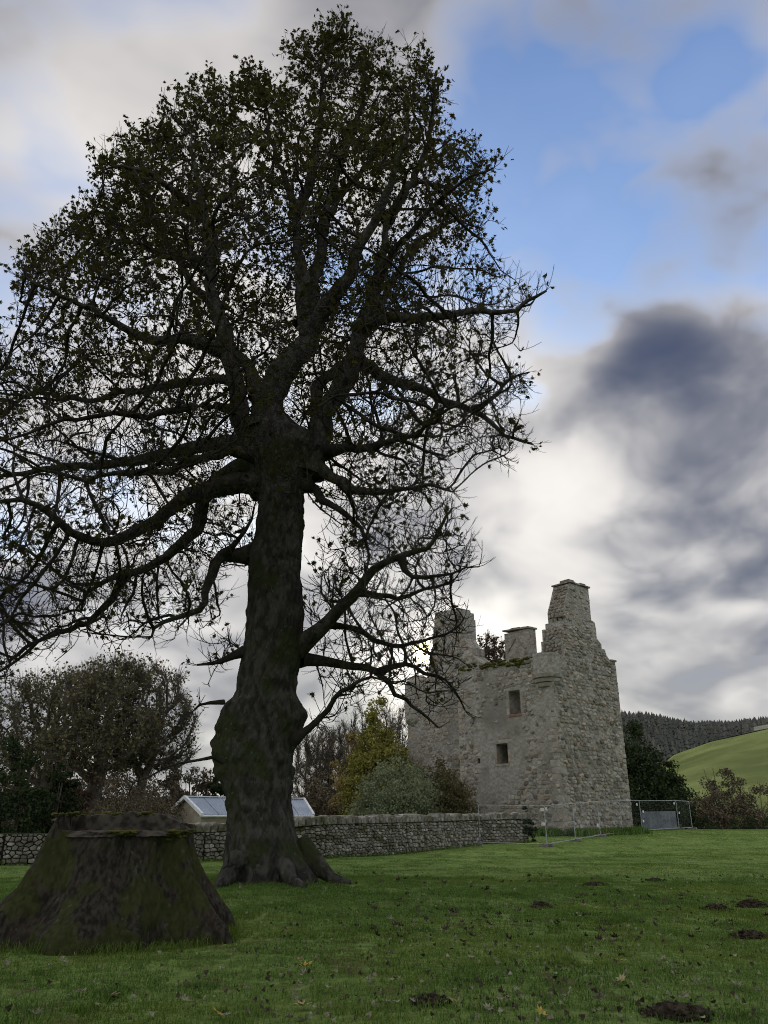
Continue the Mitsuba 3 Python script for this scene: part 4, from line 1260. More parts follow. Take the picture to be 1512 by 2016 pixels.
# ------------------------------------------------------------------ the drystone field wall
WALL = [at(-260, 1712, 27.8), at(0, 1705, 29.3), at(400, 1697, 32.0), at(640, 1690, 34.7), at(800, 1676, 39.6), at(950, 1658, 45.6), at(1042, 1655, 46.6)]
WALL = np.array([[p[0], p[1]] for p in WALL])
wall_top = [at(-260, 1624, 27.8)[2], at(0, 1622, 29.3)[2], at(400, 1621, 32.0)[2], at(640, 1607, 34.7)[2], at(800, 1605, 39.6)[2], at(950, 1602, 45.6)[2], at(1042, 1600, 46.6)[2]]
fw = thing('field_wall', 'long drystone wall of pale lichened field stones with upright coping stones across the field', 'wall')
G = np.random.default_rng(303)
seg = np.linalg.norm(np.diff(WALL, axis=0), axis=1)
S = np.concatenate([[0], np.cumsum(seg)])
st_all = []
for k in range(len(WALL) - 1):
    a = (WALL[k + 1] - WALL[k]) / seg[k]
    out = np.array([a[1], -a[0]])
    pl = Plane(WALL[k], a, out)
    L_ = float(seg[k])
    gz0, gz1 = float(ground(*WALL[k])) - 0.15, float(ground(*WALL[k + 1])) - 0.15
    t0, t1 = wall_top[k] - 0.32, wall_top[k + 1] - 0.32
    core = sg.Polygon([(0, gz0 - 0.3), (0, t0), (L_, t1), (L_, gz1 - 0.3)])
    part(fw, 'hearting', wall_mesh(pl, core, 0.62, -0.07), 'wall_heart')
    face = sg.Polygon([(0, gz0), (0, t0), (L_, t1), (L_, gz1)])
    for c in rubble(face, 0.24, 0.145, 310 + k, 0.010, None, 0.35):
        st_all.append((pl, c, abs(sg.Polygon(c).area) / float(np.hypot(*(WALL[k] + a * c[:, 0].mean()))) ** 2))
    # coping: upright slabs set on edge
    x = 0.0
    while x < L_ - 0.08:
        w = G.uniform(0.13, 0.30)
        f = x / L_
        zb = t0 + (t1 - t0) * f
        hgt = G.uniform(0.24, 0.38)
        lean = G.uniform(-0.05, 0.05)
        prof = np.array([(0.0, 0), (w - 0.012, 0), (w - 0.012 + lean, hgt * 0.72), (w * 0.72 + lean, hgt), (w * 0.25 + lean, hgt * 0.96), (lean, hgt * 0.66)]) + G.uniform(-0.014, 0.014, (6, 2))
        d0, d1 = 0.03 + G.uniform(-0.04, 0.06), -0.66 + G.uniform(-0.05, 0.05)
        V = np.vstack([pl.to3(x + prof[:, 0], zb + prof[:, 1], d) for d in (d0 - 0.05, d0, d1)])
        ctr = np.array([w / 2, hgt / 2])
        V[6:12] = pl.to3(x + ctr[0] + (prof[:, 0] - ctr[0]) * 0.84, zb + ctr[1] + (prof[:, 1] - ctr[1]) * 0.88, d0 + 0.03)
        F = [(6, 7, 8), (6, 8, 9), (6, 9, 10), (6, 10, 11)] + [t for r, r2 in ((0, 6), (12, 0)) for i in range(6) for t in ((r + i, r + (i + 1) % 6, r2 + (i + 1) % 6), (r + i, r2 + (i + 1) % 6, r2 + i))]
        uv = np.tile([G.uniform(0.15, 0.65), G.uniform(0.4, 1.0)], (len(V), 1))
        if S[k] + x > 6.0:
            part(fw, 'coping_stone', (V, np.array(F)), 'field_stone', False, uv=uv)
        x += w
st_all.sort(key=lambda t: -t[2])
rest, ruv = [], []
for k, (pl, c, _) in enumerate(st_all):
    m = stone_mesh(pl, c, G.uniform(0.015, 0.085), G, 0.10)
    uv = np.tile([np.clip(G.beta(1.6, 1.9), 0, 1), G.random()], (len(m[0]), 1))
    if k < 295:
        part(fw, 'stone', m, 'field_stone', False, uv=uv)
    else:
        rest.append(m)
        ruv.append(uv)
part(fw, 'face_stones', joined(rest), 'field_stone', False, kind='stuff', uv=np.vstack(ruv))
print('wall stones', len(st_all))

# ------------------------------------------------------------------ steel mesh fence round the tower
def fence_panel(p, q, label, feet=(True, True), height=2.0, sheet=False, tags=()):
    p, q = np.array(p, float), np.array(q, float)
    k = thing('fence_panel', label, 'fence panel')
    zp, zq = float(ground(*p)) + 0.12, float(ground(*q)) + 0.12
    A_, B_ = np.array([*p, zp]), np.array([*q, zq])
    up = np.array([0, 0, height - 0.12])
    d = (B_ - A_)
    fr = []
    for a, b in ((A_, B_), (A_ + up, B_ + up)):
        fr.append(tube([a, b], [0.021, 0.021], 8))
    part(k, 'rail', fr[1], 'galvanised', True)
    part(k, 'rail', fr[0], 'galvanised', True)
    for a in (A_, B_):
        part(k, 'post', tube([a - [0, 0, 0.12], a + up], [0.021, 0.021], 8), 'galvanised', True)
    wires = []
    L_ = np.linalg.norm(d)
    for f in np.arange(0.06, L_ - 0.03, 0.075) / L_:
        wires.append(tube([A_ + d * f, A_ + d * f + up], [0.0010, 0.0010], 3))
    for hh in np.arange(0.2, 0.98, 0.125):
        wires.append(tube([A_ + up * hh, B_ + up * hh], [0.0010, 0.0010], 3))
    part(k, 'wire_mesh', joined(wires), 'galvanised', False, kind='stuff')
    if sheet:
        n = 9
        v, f = [], []
        for i in range(n * 2 + 1):
            o = 0.03 * (i % 2)
            nrm = np.array([-d[1], d[0], 0]) / L_
            b = A_ + d * (0.03 + 0.94 * i / (2 * n)) + nrm * (o + 0.05)
            v += [b + up * 0.0, b + up * 0.62]
        f = [x for i in range(2 * n) for x in ((2 * i, 2 * i + 2, 2 * i + 3), (2 * i, 2 * i + 3, 2 * i + 1))]
        part(k, 'sheeting', (np.array(v), np.array(f)), 'grey_sheet', label='grey corrugated sheeting')
    for a, yes in zip((A_, B_), feet):
        if yes:
            m = trimesh.creation.box((0.7, 0.22, 0.14))
            v = np.asarray(m.vertices) * np.where(np.asarray(m.vertices)[:, 2:] > 0, [0.86, 0.75, 1], [1, 1, 1])
            an = math.atan2(d[1], d[0]) + math.pi / 2
            rot = np.array([[math.cos(an), -math.sin(an), 0], [math.sin(an), math.cos(an), 0], [0, 0, 1]])
            part(k, 'foot_block', (v @ rot.T + a - [0, 0, 0.05], np.asarray(m.faces)), 'concrete_block')
    for f, hh in tags:
        m = trimesh.creation.box((0.20, 0.03, 0.15))
        an = math.atan2(d[1], d[0])
        rot = np.array([[math.cos(an), -math.sin(an), 0], [math.sin(an), math.cos(an), 0], [0, 0, 1]])
        nrm = np.array([d[1], -d[0], 0]) / L_
        part(k, 'tag', (np.asarray(m.vertices) @ rot.T + A_ + d * f + up * hh + nrm * 0.03, np.asarray(m.faces)), 'pale_plastic', label='small white tag')
    return k


F0, F1 = at(945, 1658, 45.2)[:2], at(1077, 1666, 44.0)[:2]
F3 = at(1265, 1637, 56.2)[:2]
F2, F2b, F2c = F1 + (F3 - F1) * 0.25, F1 + (F3 - F1) * 0.5, F1 + (F3 - F1) * 0.75
F4 = at(1338, 1636, 61.0)[:2]
F5 = at(1364, 1636, 63.5)[:2]
fence_panel(F0, F1, 'wire mesh fence panel between the end of the field wall and the corner post', tags=((0.97, 0.90), (0.97, 0.52)))
fence_panel(F1, F2, 'wire mesh fence panel just right of the corner post', (True, False), tags=((0.04, 0.92),))
fence_panel(F2, F2b, 'wire mesh fence panel before the middle of the gable foot', (True, False), tags=((0.9, 0.30),))
fence_panel(F2b, F2c, 'wire mesh fence panel before the right part of the gable foot', (True, False))
fence_panel(F2c, F3, 'wire mesh fence panel that passes the right hand corner of the tower', (True, True), tags=((0.84, 0.87),))
fence_panel(F3, F4, 'wire mesh fence panel with grey sheeting, right of the tower', (False, True), sheet=True, tags=((0.06, 0.62), (0.93, 0.90), (0.04, 0.30)))
fence_panel(F4, F5, 'narrow looking wire mesh fence panel at the far right end', (False, True), tags=((0.12, 0.55),))

# ------------------------------------------------------------------ the low farm building behind the wall
barn = thing('farm_shed', 'low farm shed with pale metal roof and beige gable behind the wall and the trunk', 'shed')
rA, rB = at(364, 1570, 51.0), at(598, 1579, 56.5)
eA, eB = at(398, 1613, 48.6), at(618, 1599, 54.0)
eA[2] = eB[2] = (eA[2] + eB[2]) / 2
rB[2] = rA[2]
bA, bB = 2 * rA - eA, 2 * rB - eB
bA[2] = bB[2] = eA[2]
gnd = -2.0
dn = lambda p: np.array([p[0], p[1], gnd])
ridge_d = (rB - rA) / np.linalg.norm(rB - rA)
ins = lambda p, k: p + (0.25 * ridge_d * k) * np.array([1, 1, 0])
for pA, pB in ((eA, eB), (bA, bB)):
    c = rA * np.array([1, 1, 0]) + pA * np.array([0, 0, 1])
    a, b = pA + (rA - pA) * 0.06 - [0, 0, 0.12], pB + (rB - pB) * 0.06 - [0, 0, 0.12]
    part(barn, 'wall', (np.array([dn(a), dn(b), b, a]), np.array([(0, 1, 2), (0, 2, 3)])), 'render_wall')
for e, r, b, k in ((eA, rA, bA, 1), (eB, rB, bB, -1)):
    o = ridge_d * 0.2 * k * np.array([1, 1, 0])
    e2, b2 = e + (r - e) * 0.06 + o - [0, 0, 0.14], b + (r - b) * 0.06 + o - [0, 0, 0.14]
    part(barn, 'gable', (np.array([dn(e2), dn(b2), b2, r + o - [0, 0, 0.1], e2]), np.array([(0, 1, 2), (0, 2, 4), (4, 2, 3)])), 'render_wall', label='plain beige gable end')
roof = part(barn, 'roof', (np.array([rA, rB, bB, bA]) - [0, 0, 0.02], np.array([(0, 1, 2), (0, 2, 3)])), 'roof_sheet')
NS = 7
for k in range(NS):
    f0, f1 = k / NS, (k + 1) / NS - 0.004
    v, f = [], []
    m = 8
    for i in range(2 * m + 1):
        t = f0 + (f1 - f0) * i / (2 * m)
        o = np.array([0, 0, 0.02 + 0.03 * (i % 2)])
        v += [rA + (rB - rA) * t + o, eA + (eB - eA) * t + o]
    f = [x for i in range(2 * m) for x in ((2 * i, 2 * i + 1, 2 * i + 3), (2 * i, 2 * i + 3, 2 * i + 2))]
    part(roof, 'sheet', (np.array(v), np.array(f)), 'roof_sheet')
part(roof, 'ridge_cap', box_between(rA + [0, 0, 0.07], rB + [0, 0, 0.07], 0.30, 0.07), 'white_trim')
for r, e, b in ((rA, eA, bA), (rB, eB, bB)):
    for q in (e, b):
        part(roof, 'barge_board', box_between(r + [0, 0, 0.03], q + [0, 0, 0.03], 0.14, 0.20), 'white_trim')
part(roof, 'gutter', tube([eA - [0, 0.08, 0.04], eB - [0, 0.08, 0.04]], [0.06, 0.06], 8), 'white_trim', True)

shed2 = thing('garden_hut', 'tiny blue grey hut roof glimpsed above the stump between shrubs', 'hut')
p0, p1 = at(296, 1592, 62.0), at(316, 1592, 62.0)
w = p1[0] - p0[0]
c0 = np.array([p0[0], 62.0, p0[2]])
pts = lambda dx, dy, dz: c0 + np.array([dx, dy, dz])
part(shed2, 'roof', (np.array([pts(-0.1, 0, 0), pts(w + 0.1, 0, 0), pts(w + 0.1, 1.2, 0.45), pts(-0.1, 1.2, 0.45), pts(-0.1, 2.4, 0), pts(w + 0.1, 2.4, 0)]), np.array([(0, 1, 2), (0, 2, 3), (3, 2, 5), (3, 5, 4)])), 'roof_sheet')
bx = trimesh.creation.box((w, 2.2, 2.6))
part(shed2, 'wall', (np.asarray(bx.vertices) + pts(w / 2, 1.2, -1.38), np.asarray(bx.faces)), 'render_wall')
#__BUILT_DONE__

# ------------------------------------------------------------------ trees and shrubs of the background
def limbs_tree(key, base, height, crown, seed, natt, step, tip, trunk_r, bark='far_bark', expo=2.3, trunk_to=0.35, lean=(0, 0), twig=0, twig_len=0.6, min_r=0.012):
    """A branched tree grown into the crown (a function of n, generator returning points)."""
    g = np.random.default_rng(seed)
    A = crown(natt, g)
    m = max(3, int(height * trunk_to / step))
    P = [np.array([base[0] + lean[0] * k / m, base[1] + lean[1] * k / m, base[2] - 0.2 + height * trunk_to * k / m]) + g.normal(0, 0.02 * height / 15, 3) * (k > 0) for k in range(m + 1)]
    par = [-1] + list(range(m))
    P, par = colonise(P, par, A, step, step * 14, step * 1.7, 110, 0.06, g)
    rad = pipe_radii(P, par, tip, expo)
    rad = np.maximum(rad * trunk_r / rad[0], min_r) if trunk_r else rad
    ms = []
    trunk_runs = []
    for run in chains(par, rad):
        r = np.minimum(rad[run], rad[run[min(1, len(run) - 1)]] * 1.2)
        if par[run[0]] < 0:
            r = r * (1 + 0.5 * np.exp(-np.arange(len(r)) * 0.9))
            trunk_runs.append(tube(P[run], r, 8))
        else:
            ms.append(tube(P[run], r, 5 if r.max() > 0.06 else 3))
    part(key, 'trunk', joined(trunk_runs), bark, True)
    part(key, 'branches', joined(ms), bark, False, kind='stuff')
    fine = np.where(rad < np.quantile(rad, 0.8))[0]
    if twig:
        sel = g.choice(fine, twig)
        d = P[sel] - P[np.maximum(par[sel], 0)]
        d /= np.linalg.norm(d, axis=1, keepdims=True) + 1e-9
        d = d * 0.7 + g.normal(0, 0.5, d.shape) + np.array([0, 0, 0.25])
        d /= np.linalg.norm(d, axis=1, keepdims=True)
        ln = g.uniform(0.4, 1.3, twig) * twig_len
        u = np.linspace(0, 1, 3)
        TPt = P[sel][:, None] + ln[:, None, None] * (u[None, :, None] * d[:, None] + (u ** 2)[None, :, None] * np.array([0, 0, 0.25]))
        part(key, 'twigs', many_tubes(TPt, np.full((twig, 3), min_r) * np.array([1.0, 0.9, 0.7])), bark, False, kind='stuff')
        return np.vstack([TPt[:, -1], TPt[:, 1], P[fine]])
    return P[fine]


def ell_crown(c, r, lumps=0.35, hollow=0.45):
    """Points through an uneven ellipsoid, denser near its outside."""
    c, r = np.array(c, float), np.array(r, float)

    def f(n, g):
        d = g.normal(size=(n * 2, 3))
        d /= np.linalg.norm(d, axis=1, keepdims=True)
        R = 1 + lumps * 2 * (meshkit.fbm(d * 1.9 + c * 0.37, 3, 4) - 0.5)
        t = (hollow + (1 - hollow) * g.random(n * 2)) ** 0.7
        p = c + d * r * (R * t)[:, None]
        return p[:n]
    return f


def union_crown(*fs):
    def f(n, g):
        return np.vstack([q(n // len(fs), g) for q in fs])
    return f


def leaves_at(key, pts, n, size, mat, seed, spread, shape=SMALL_LEAF, name='leaves'):
    g = np.random.default_rng(seed)
    p = pts[g.integers(0, len(pts), n)] + g.normal(0, 1, (n, 3)) * spread
    m, uv = scatter(shape, p, g.uniform(0.6, 1.25, n) * size, frames(n, g), g)
    part(key, name, m, mat, False, kind='stuff', uv=uv)


def shrub(name, label, cat, base, r, h, seed, n, size, mat, stems=9, lumps=0.4, bark='far_bark', group=None, cone=0.0):
    """Many stems from the ground and leaf clumps through an uneven crown; cone > 0 narrows it upwards."""
    k = thing(name, label, cat, group)
    g = np.random.default_rng(seed)
    base = np.array(base, float)
    st = []
    for _ in range(stems):
        a, q = g.uniform(0, 2 * np.pi), g.uniform(0.2, 0.8)
        hh = h * g.uniform(0.6, 0.98)
        wdt = r * q * (1 - cone * 0.7)
        P = np.array([base + [0.15 * r * np.cos(a), 0.15 * r * np.sin(a), -0.2], base + [0.5 * wdt * np.cos(a), 0.5 * wdt * np.sin(a), hh * 0.5], base + [wdt * np.cos(a + 0.3), wdt * np.sin(a + 0.3), hh]])
        st.append(tube(P, np.array([0.05, 0.035, 0.012]) * max(0.5, h / 5), 5))
    part(k, 'stems', joined(st), bark, True)
    # clumps: sub-centres on the crown's surface carry the leaves
    m = max(14, n // 90)
    d = g.normal(size=(m, 3))
    d[:, 2] = np.abs(d[:, 2]) * 0.9 - 0.25
    d /= np.linalg.norm(d, axis=1, keepdims=True)
    t = g.uniform(0.35, 1.0, m) ** 0.6
    R = 1 + lumps * 2 * (meshkit.fbm(d * 2.1 + seed * 0.7, 3, 3) - 0.5)
    c = d * (t * R)[:, None]
    zc = np.clip((c[:, 2] + 0.35) / 1.35, 0, 1.05)
    wid = 1 - cone * zc
    c = np.stack([c[:, 0] * r * wid, c[:, 1] * r * wid, zc * h], -1)
    sz = 0.30 * min(r, h * 0.6) * g.uniform(0.5, 1.1, m) * (1 - 0.55 * cone * zc)
    i = g.integers(0, m, n)
    q = g.normal(size=(n, 3))
    q /= np.linalg.norm(q, axis=1, keepdims=True)
    p = base + c[i] + q * (sz[i] * g.random(n) ** 0.5)[:, None] * np.array([1, 1, 0.75])
    p[:, 2] = np.maximum(p[:, 2], base[2] + 0.02)
    mesh, uv = scatter(SMALL_LEAF, p, g.uniform(0.6, 1.3, n) * size, frames(n, g), g)
    part(k, 'foliage', mesh, mat, False, kind='stuff', uv=uv)
    return k


gz = lambda x, y: float(ground(x, y))
# three big half bare trees on the left
for spec in (
    dict(name='field_tree', label='tall broad tree at the left edge with a leaning trunk and dull olive crown', base=(48, 62), lean=(1.2, 0), crown=[(95, 1405, 62, 4.8, 3.4), (20, 1440, 63, 4.2, 3.0), (140, 1372, 61, 3.4, 2.4), (70, 1490, 61, 4.4, 1.8)], seed=401, leaves=5200, tr=0.42),
    dict(name='field_tree', label='tall tree with a thick pale trunk rising straight behind the stump', base=(160, 58), lean=(0.8, 0), crown=[(205, 1395, 58, 4.0, 3.6), (232, 1345, 58, 2.6, 1.7), (180, 1480, 58, 4.0, 2.2), (250, 1450, 57, 3.2, 2.4)], seed=402, leaves=6400, tr=0.55),
    dict(name='field_tree', label='round headed tree of fine bare twigs against the sky, between stump and trunk', base=(248, 60), lean=(0.9, 0), crown=[(300, 1385, 60, 3.0, 2.9), (338, 1430, 60, 2.0, 2.2), (280, 1465, 60, 3.4, 2.4), (325, 1490, 61, 2.4, 1.4)], seed=403, leaves=2200, tr=0.34),
):
    x, Y = spec['base']
    p = at(x, 1610, Y)
    base = (p[0], Y, gz(p[0], Y))
    k = thing(spec['name'], spec['label'], 'tree', 'tall trees beyond the wall on the left')
    cr = union_crown(*[ell_crown(at(a, b, Y2), (w, w * 0.9, h), 0.3, 0.3) for a, b, Y2, w, h in spec['crown']])
    top_ = max(at(a, b, Y2)[2] + h for a, b, Y2, w, h in spec['crown'])
    pts = limbs_tree(k, base, top_ - base[2], cr, spec['seed'], 1050, 0.42, 0.014, spec['tr'], twig=5200, twig_len=0.85, min_r=0.014, trunk_to=0.42, lean=spec['lean'])
    leaves_at(k, pts, spec['leaves'], 0.26, 'olive_foliage', spec['seed'] + 50, 0.22)

LOW = 1632
for name, label, cat, px, Y, wpx, toppx, n, size, mat, cone in (
    ('evergreen_bush', 'dark bluish evergreen bush at the far left edge behind the wall', 'bush', 18, 50, 66, 1470, 10000, 0.20, 'dark_evergreen', 0.1),
    ('evergreen_bush', 'dark evergreen bush between the two leftmost tree trunks', 'bush', 108, 53, 52, 1492, 9000, 0.20, 'dark_evergreen', 0.2),
    ('evergreen_bush', 'small dark evergreen right against the left side of the burred trunk', 'bush', 428, 66, 36, 1520, 5000, 0.22, 'dark_evergreen', 0.3),
    ('rusty_bush', 'low rust brown bush in front of the pale trunk on the left', 'bush', 128, 56, 56, 1486, 4200, 0.20, 'rusty_foliage', 0.0),
    ('olive_bush', 'wide brownish twiggy bush directly over the stump', 'bush', 268, 50, 112, 1536, 9000, 0.12, 'scrub_twigs', 0.1),
    ('twiggy_shrub', 'brownish twiggy shrub left of the farm shed gable', 'shrub', 330, 60, 52, 1490, 9000, 0.20, 'scrub_twigs', 0.2),
    ('hedge_tree', 'dull brown thicket above the roof of the farm shed', 'shrub', 375, 72, 50, 1508, 10000, 0.2, 'scrub_twigs', 0.1),
    ('golden_conifer', 'tall yellow green conifer with a pointed top left of the tower', 'conifer', 742, 66, 96, 1384, 26000, 0.2, 'golden_needles', 0.72),
    ('golden_conifer', 'broad yellow green conifer tucked against the left wall of the tower', 'conifer', 786, 63, 60, 1450, 12000, 0.2, 'golden_needles', 0.45),
    ('tan_tree', 'tan yellow autumn tree left of the pointed conifer', 'tree', 692, 68, 56, 1440, 12000, 0.2, 'tan_foliage', 0.45),
    ('grey_green_shrub', 'wide grey green shrub before the golden conifer, over the wall', 'shrub', 778, 50, 98, 1500, 22000, 0.14, 'grey_green_foliage', 0.15),
    ('dark_shrub', 'dull olive shrub at the foot of the tower wing', 'shrub', 866, 53, 72, 1498, 22000, 0.13, 'olive_foliage', 0.25),
    ('lime_sapling', 'small lime green sapling in front of the olive shrub by the tower', 'sapling', 851, 49, 20, 1556, 900, 0.11, 'lime_foliage', 0.2),
    ('low_brown_bush', 'low brown bush just right of the trunk behind the wall', 'bush', 632, 62, 56, 1545, 5200, 0.19, 'scrub_twigs', 0.0),
    ('brown_thicket', 'long brown thicket behind the two leftmost trees', 'thicket', 60, 74, 125, 1478, 15000, 0.24, 'scrub_twigs', 0.0),
    ('brown_thicket', 'dark brown thicket filling the gap behind the stump', 'thicket', 220, 76, 115, 1492, 14000, 0.24, 'scrub_twigs', 0.0),
    ('brown_thicket', 'brown thicket under the slender trees right of the trunk', 'thicket', 650, 84, 90, 1535, 8000, 0.26, 'scrub_twigs', 0.0),
    ('dark_bush', 'dark ivy covered bush at the end of the wall beside the tower corner', 'bush', 1034, 46.9, 24, 1592, 3800, 0.10, 'dark_evergreen', 0.35),
    ('dark_conifer', 'large dark evergreen tree close against the right edge of the tower', 'tree', 1262, 80, 92, 1422, 26000, 0.27, 'dark_evergreen', 0.45),
    ('dark_conifer', 'dark rounded evergreen tree, second from the right edge of the tower', 'tree', 1316, 84, 66, 1480, 17000, 0.27, 'dark_evergreen', 0.25),
    ('scrub_bush', 'brown leafless scrub bush behind the fence end', 'bush', 1388, 88, 60, 1545, 11000, 0.20, 'scrub_twigs', 0.1),
    ('scrub_bush', 'tall brown scrub bush below the green hillside', 'bush', 1440, 92, 62, 1505, 12000, 0.22, 'scrub_twigs', 0.1),
    ('scrub_bush', 'brown scrub bush at the right edge of the picture', 'bush', 1508, 88, 66, 1538, 11000, 0.20, 'scrub_twigs', 0.1),
    ('hedge_bush', 'low dark green bush under the brown scrub on the right', 'bush', 1410, 78, 60, 1602, 4500, 0.18, 'dark_evergreen', 0.0),
    ('hedge_bush', 'low dark green bush at the right edge below the scrub', 'bush', 1500, 80, 55, 1606, 4500, 0.18, 'dark_evergreen', 0.0),
):
    p, q = at(px, LOW, Y), at(px, toppx, Y)
    dep = Y * CP - 0.0
    r = wpx / FOC * (Y / (FOC * CP + 0.37 * 560) * FOC) 
    b0 = gz(p[0], Y)
    shrub(name, label, cat, (p[0], Y, b0), r, q[2] - b0, 500 + len(labels), n, size, mat, cone=cone, lumps=0.35)

# slender bare trees far behind, seen beside the trunk and over the tower wing
for k, (px, Y, toppx, w) in enumerate(((598, 96, 1440, 2.0), (625, 99, 1425, 2.2), (650, 95, 1432, 2.0), (676, 98, 1418, 2.4), (712, 92, 1392, 2.6), (760, 94, 1372, 2.8), (792, 90, 1392, 2.4))):
    p, q = at(px, LOW, Y), at(px, toppx, Y)
    b0 = gz(p[0], Y)
    t = thing('slender_tree', ['first bare slender tree right of the trunk', 'second bare slender tree right of the trunk', 'third bare slender tree right of the trunk', 'fourth bare slender tree right of the trunk, behind the tan tree', 'bare tree standing behind the pointed golden conifer', 'tall bare tree spreading over the golden conifers', 'bare tree rising right beside the left wall of the tower'][k], 'tree', 'bare slender trees beyond the wall')
    hgt = q[2] - b0
    pts = limbs_tree(t, (p[0], Y, b0), hgt, ell_crown((p[0], Y, b0 + hgt * 0.64), (w, w, hgt * 0.36), 0.3, 0.1), 600 + k, 620, 0.48, 0.013, 0.17, twig=2600, twig_len=0.9, min_r=0.016, trunk_to=0.45)
    leaves_at(t, pts, 420, 0.2, 'olive_foliage', 650 + k, 0.15)
# the tree that looks over the wall head between the chimneys
p, q = at(975, LOW, 76), at(975, 1246, 76)
t = thing('reddish_tree', 'dark reddish treetop looking over the wall head between the two left chimneys', 'tree')
pts = limbs_tree(t, (p[0], 76, -1.0), q[2] + 1.0, ell_crown((p[0] + 0.4, 76, q[2] - 3.2), (1.9, 1.9, 3.4), 0.35, 0.1), 700, 420, 0.4, 0.013, 0.2, twig=1500, twig_len=0.6, min_r=0.016, trunk_to=0.6)
leaves_at(t, pts, 2600, 0.24, 'rusty_foliage', 701, 0.12)

# ------------------------------------------------------------------ neighbours of the sycamore, out of view, that shade the near field and drop the litter
for k, (x, y, h, r, lab) in enumerate(((1.5, -6.5, 20, 8.0, 'leafy tree standing behind the camera, out of view'), (19.0, 8.5, 20, 7.2, 'leafy tree standing to the right of the camera, out of view'), (25.0, 21.0, 21, 7.5, 'leafy tree out of view beyond the right edge of the near field'), (-16.0, 2.0, 20, 7.5, 'leafy tree standing to the left of the camera, out of view'), (13.0, -4.5, 20, 7.0, 'leafy tree behind the camera on its right, out of view'))):
    b0 = gz(x, y)
    t = thing('neighbour_tree', lab, 'tree')
    pts = limbs_tree(t, (x, y, b0), h, ell_crown((x, y, b0 + h * 0.62), (r, r, h * 0.36), 0.2, 0.2), 740 + k, 420, 0.8, 0.03, 0.5, min_r=0.03, trunk_to=0.35)
    leaves_at(t, pts, 10000, 0.62, 'olive_foliage', 760 + k, 0.5, CARD, 'leaves')

# ------------------------------------------------------------------ hills
def band(name, az, lines, mat, kind='structure', noise_amp=0.0, seed=1, rows=16):
    """Rising ground between a near foot and a far ridge, given per bearing as (distance, height) pairs."""
    thing(name, kind=kind)
    v = []
    for a in az:
        pts = [f(a) for f in lines]
        r_, z_ = zip(*pts)
        rr_ = np.linspace(0, 1, rows)
        t = np.linspace(0, 1, len(r_))
        for u in rr_:
            r0, z0 = np.interp(u, t, r_), np.interp(u, t, z_)
            v.append([r0 * math.sin(math.radians(a)), r0 * math.cos(math.radians(a)), z0])
    v = np.array(v)
    v[:, 2] += noise_amp * (meshkit.fbm(v * np.array([0.02, 0.02, 0]) + 3, 4, seed) - 0.5)
    m, n = len(az), rows
    i, j = np.meshgrid(np.arange(m - 1), np.arange(n - 1), indexing='ij')
    q = np.stack([i * n + j, i * n + j + 1, (i + 1) * n + j + 1, (i + 1) * n + j], -1).reshape(-1, 4)
    put(name, (v, q), mat, True)
    return v.reshape(m, n, 3)


def az_el(px, py):
    d = ray(px, py)
    return math.degrees(math.atan2(d[0], d[1])), d[2] / math.hypot(d[0], d[1])


fp = np.array([az_el(*p) for p in ((1180, 1600), (1290, 1515), (1328, 1484), (1400, 1458), (1480, 1439), (1512, 1431), (1600, 1415), (1750, 1400))])
rp = np.array([az_el(*p) for p in ((-200, 1566), (200, 1566), (500, 1560), (640, 1548), (760, 1520), (900, 1470), (1050, 1430), (1180, 1410), (1228, 1406), (1290, 1410), (1350, 1421), (1420, 1423), (1512, 1417), (1640, 1395), (1800, 1390))])
f_el = lambda a: float(np.interp(a, fp[:, 0], fp[:, 1]))
r_el = lambda a: float(np.interp(a, rp[:, 0], rp[:, 1]))
band('field_hill', np.arange(9, 62, 0.6), [lambda a: (105, -4.6), lambda a: (160, -1 + 0.28 * f_el(a) * 280), lambda a: (220, 0.66 * f_el(a) * 280), lambda a: (280, f_el(a) * 280 + EYE), lambda a: (330, f_el(a) * 285), lambda a: (420, -3)], 'hill_grass', noise_amp=3.0)
RD = 620.0
hv = band('forest_hill', np.arange(-75, 80, 1.0), [lambda a: (250, -4.5), lambda a: (380, 0.30 * r_el(a) * RD), lambda a: (520, 0.78 * r_el(a) * RD), lambda a: (RD, r_el(a) * RD - 8), lambda a: (760, r_el(a) * RD - 6), lambda a: (1000, -5)], 'forest_floor', noise_amp=6.0, seed=2, rows=24)
# the bright wall or track along the top of the pasture
thing('hill_track', kind='structure')
tr = []
for px in np.linspace(1484, 1560, 12):
    a, e = az_el(px, np.interp(px, [1484, 1512, 1560], [1437, 1432, 1424]))
    tr.append([[282 * math.sin(math.radians(a)), 282 * math.cos(math.radians(a)), e * 282 + EYE + z] for z in (-0.3, 0.9)])
tr = np.array(tr)
put('hill_track', (tr.reshape(-1, 3), np.array([(2 * i, 2 * i + 2, 2 * i + 3, 2 * i + 1) for i in range(11)])), 'track')

# the plantation on the hill: too many and too far to count
g = np.random.default_rng(801)


def conifer_mesh(layers=3, sides=6):
    v, f = [], []
    for l in range(layers):
        z0, z1 = 0.12 + 0.80 * l / layers, 0.12 + 0.80 * (l + 1.35) / layers
        r = 0.20 * (1 - 0.82 * l / layers)
        b = len(v)
        for s in range(sides):
            a = 2 * np.pi * (s + 0.4 * l) / sides
            rr_ = r * (0.72 + 0.5 * ((s * 7 + l * 3) % 4) / 3)
            v.append([rr_ * np.cos(a), rr_ * np.sin(a), z0 - 0.05 * ((s + l) % 2)])
        v.append([0, 0, min(z1, 1.0)])
        f += [(b + s, b + (s + 1) % sides, b + sides) for s in range(sides)]
    return np.array(v), np.array(f)


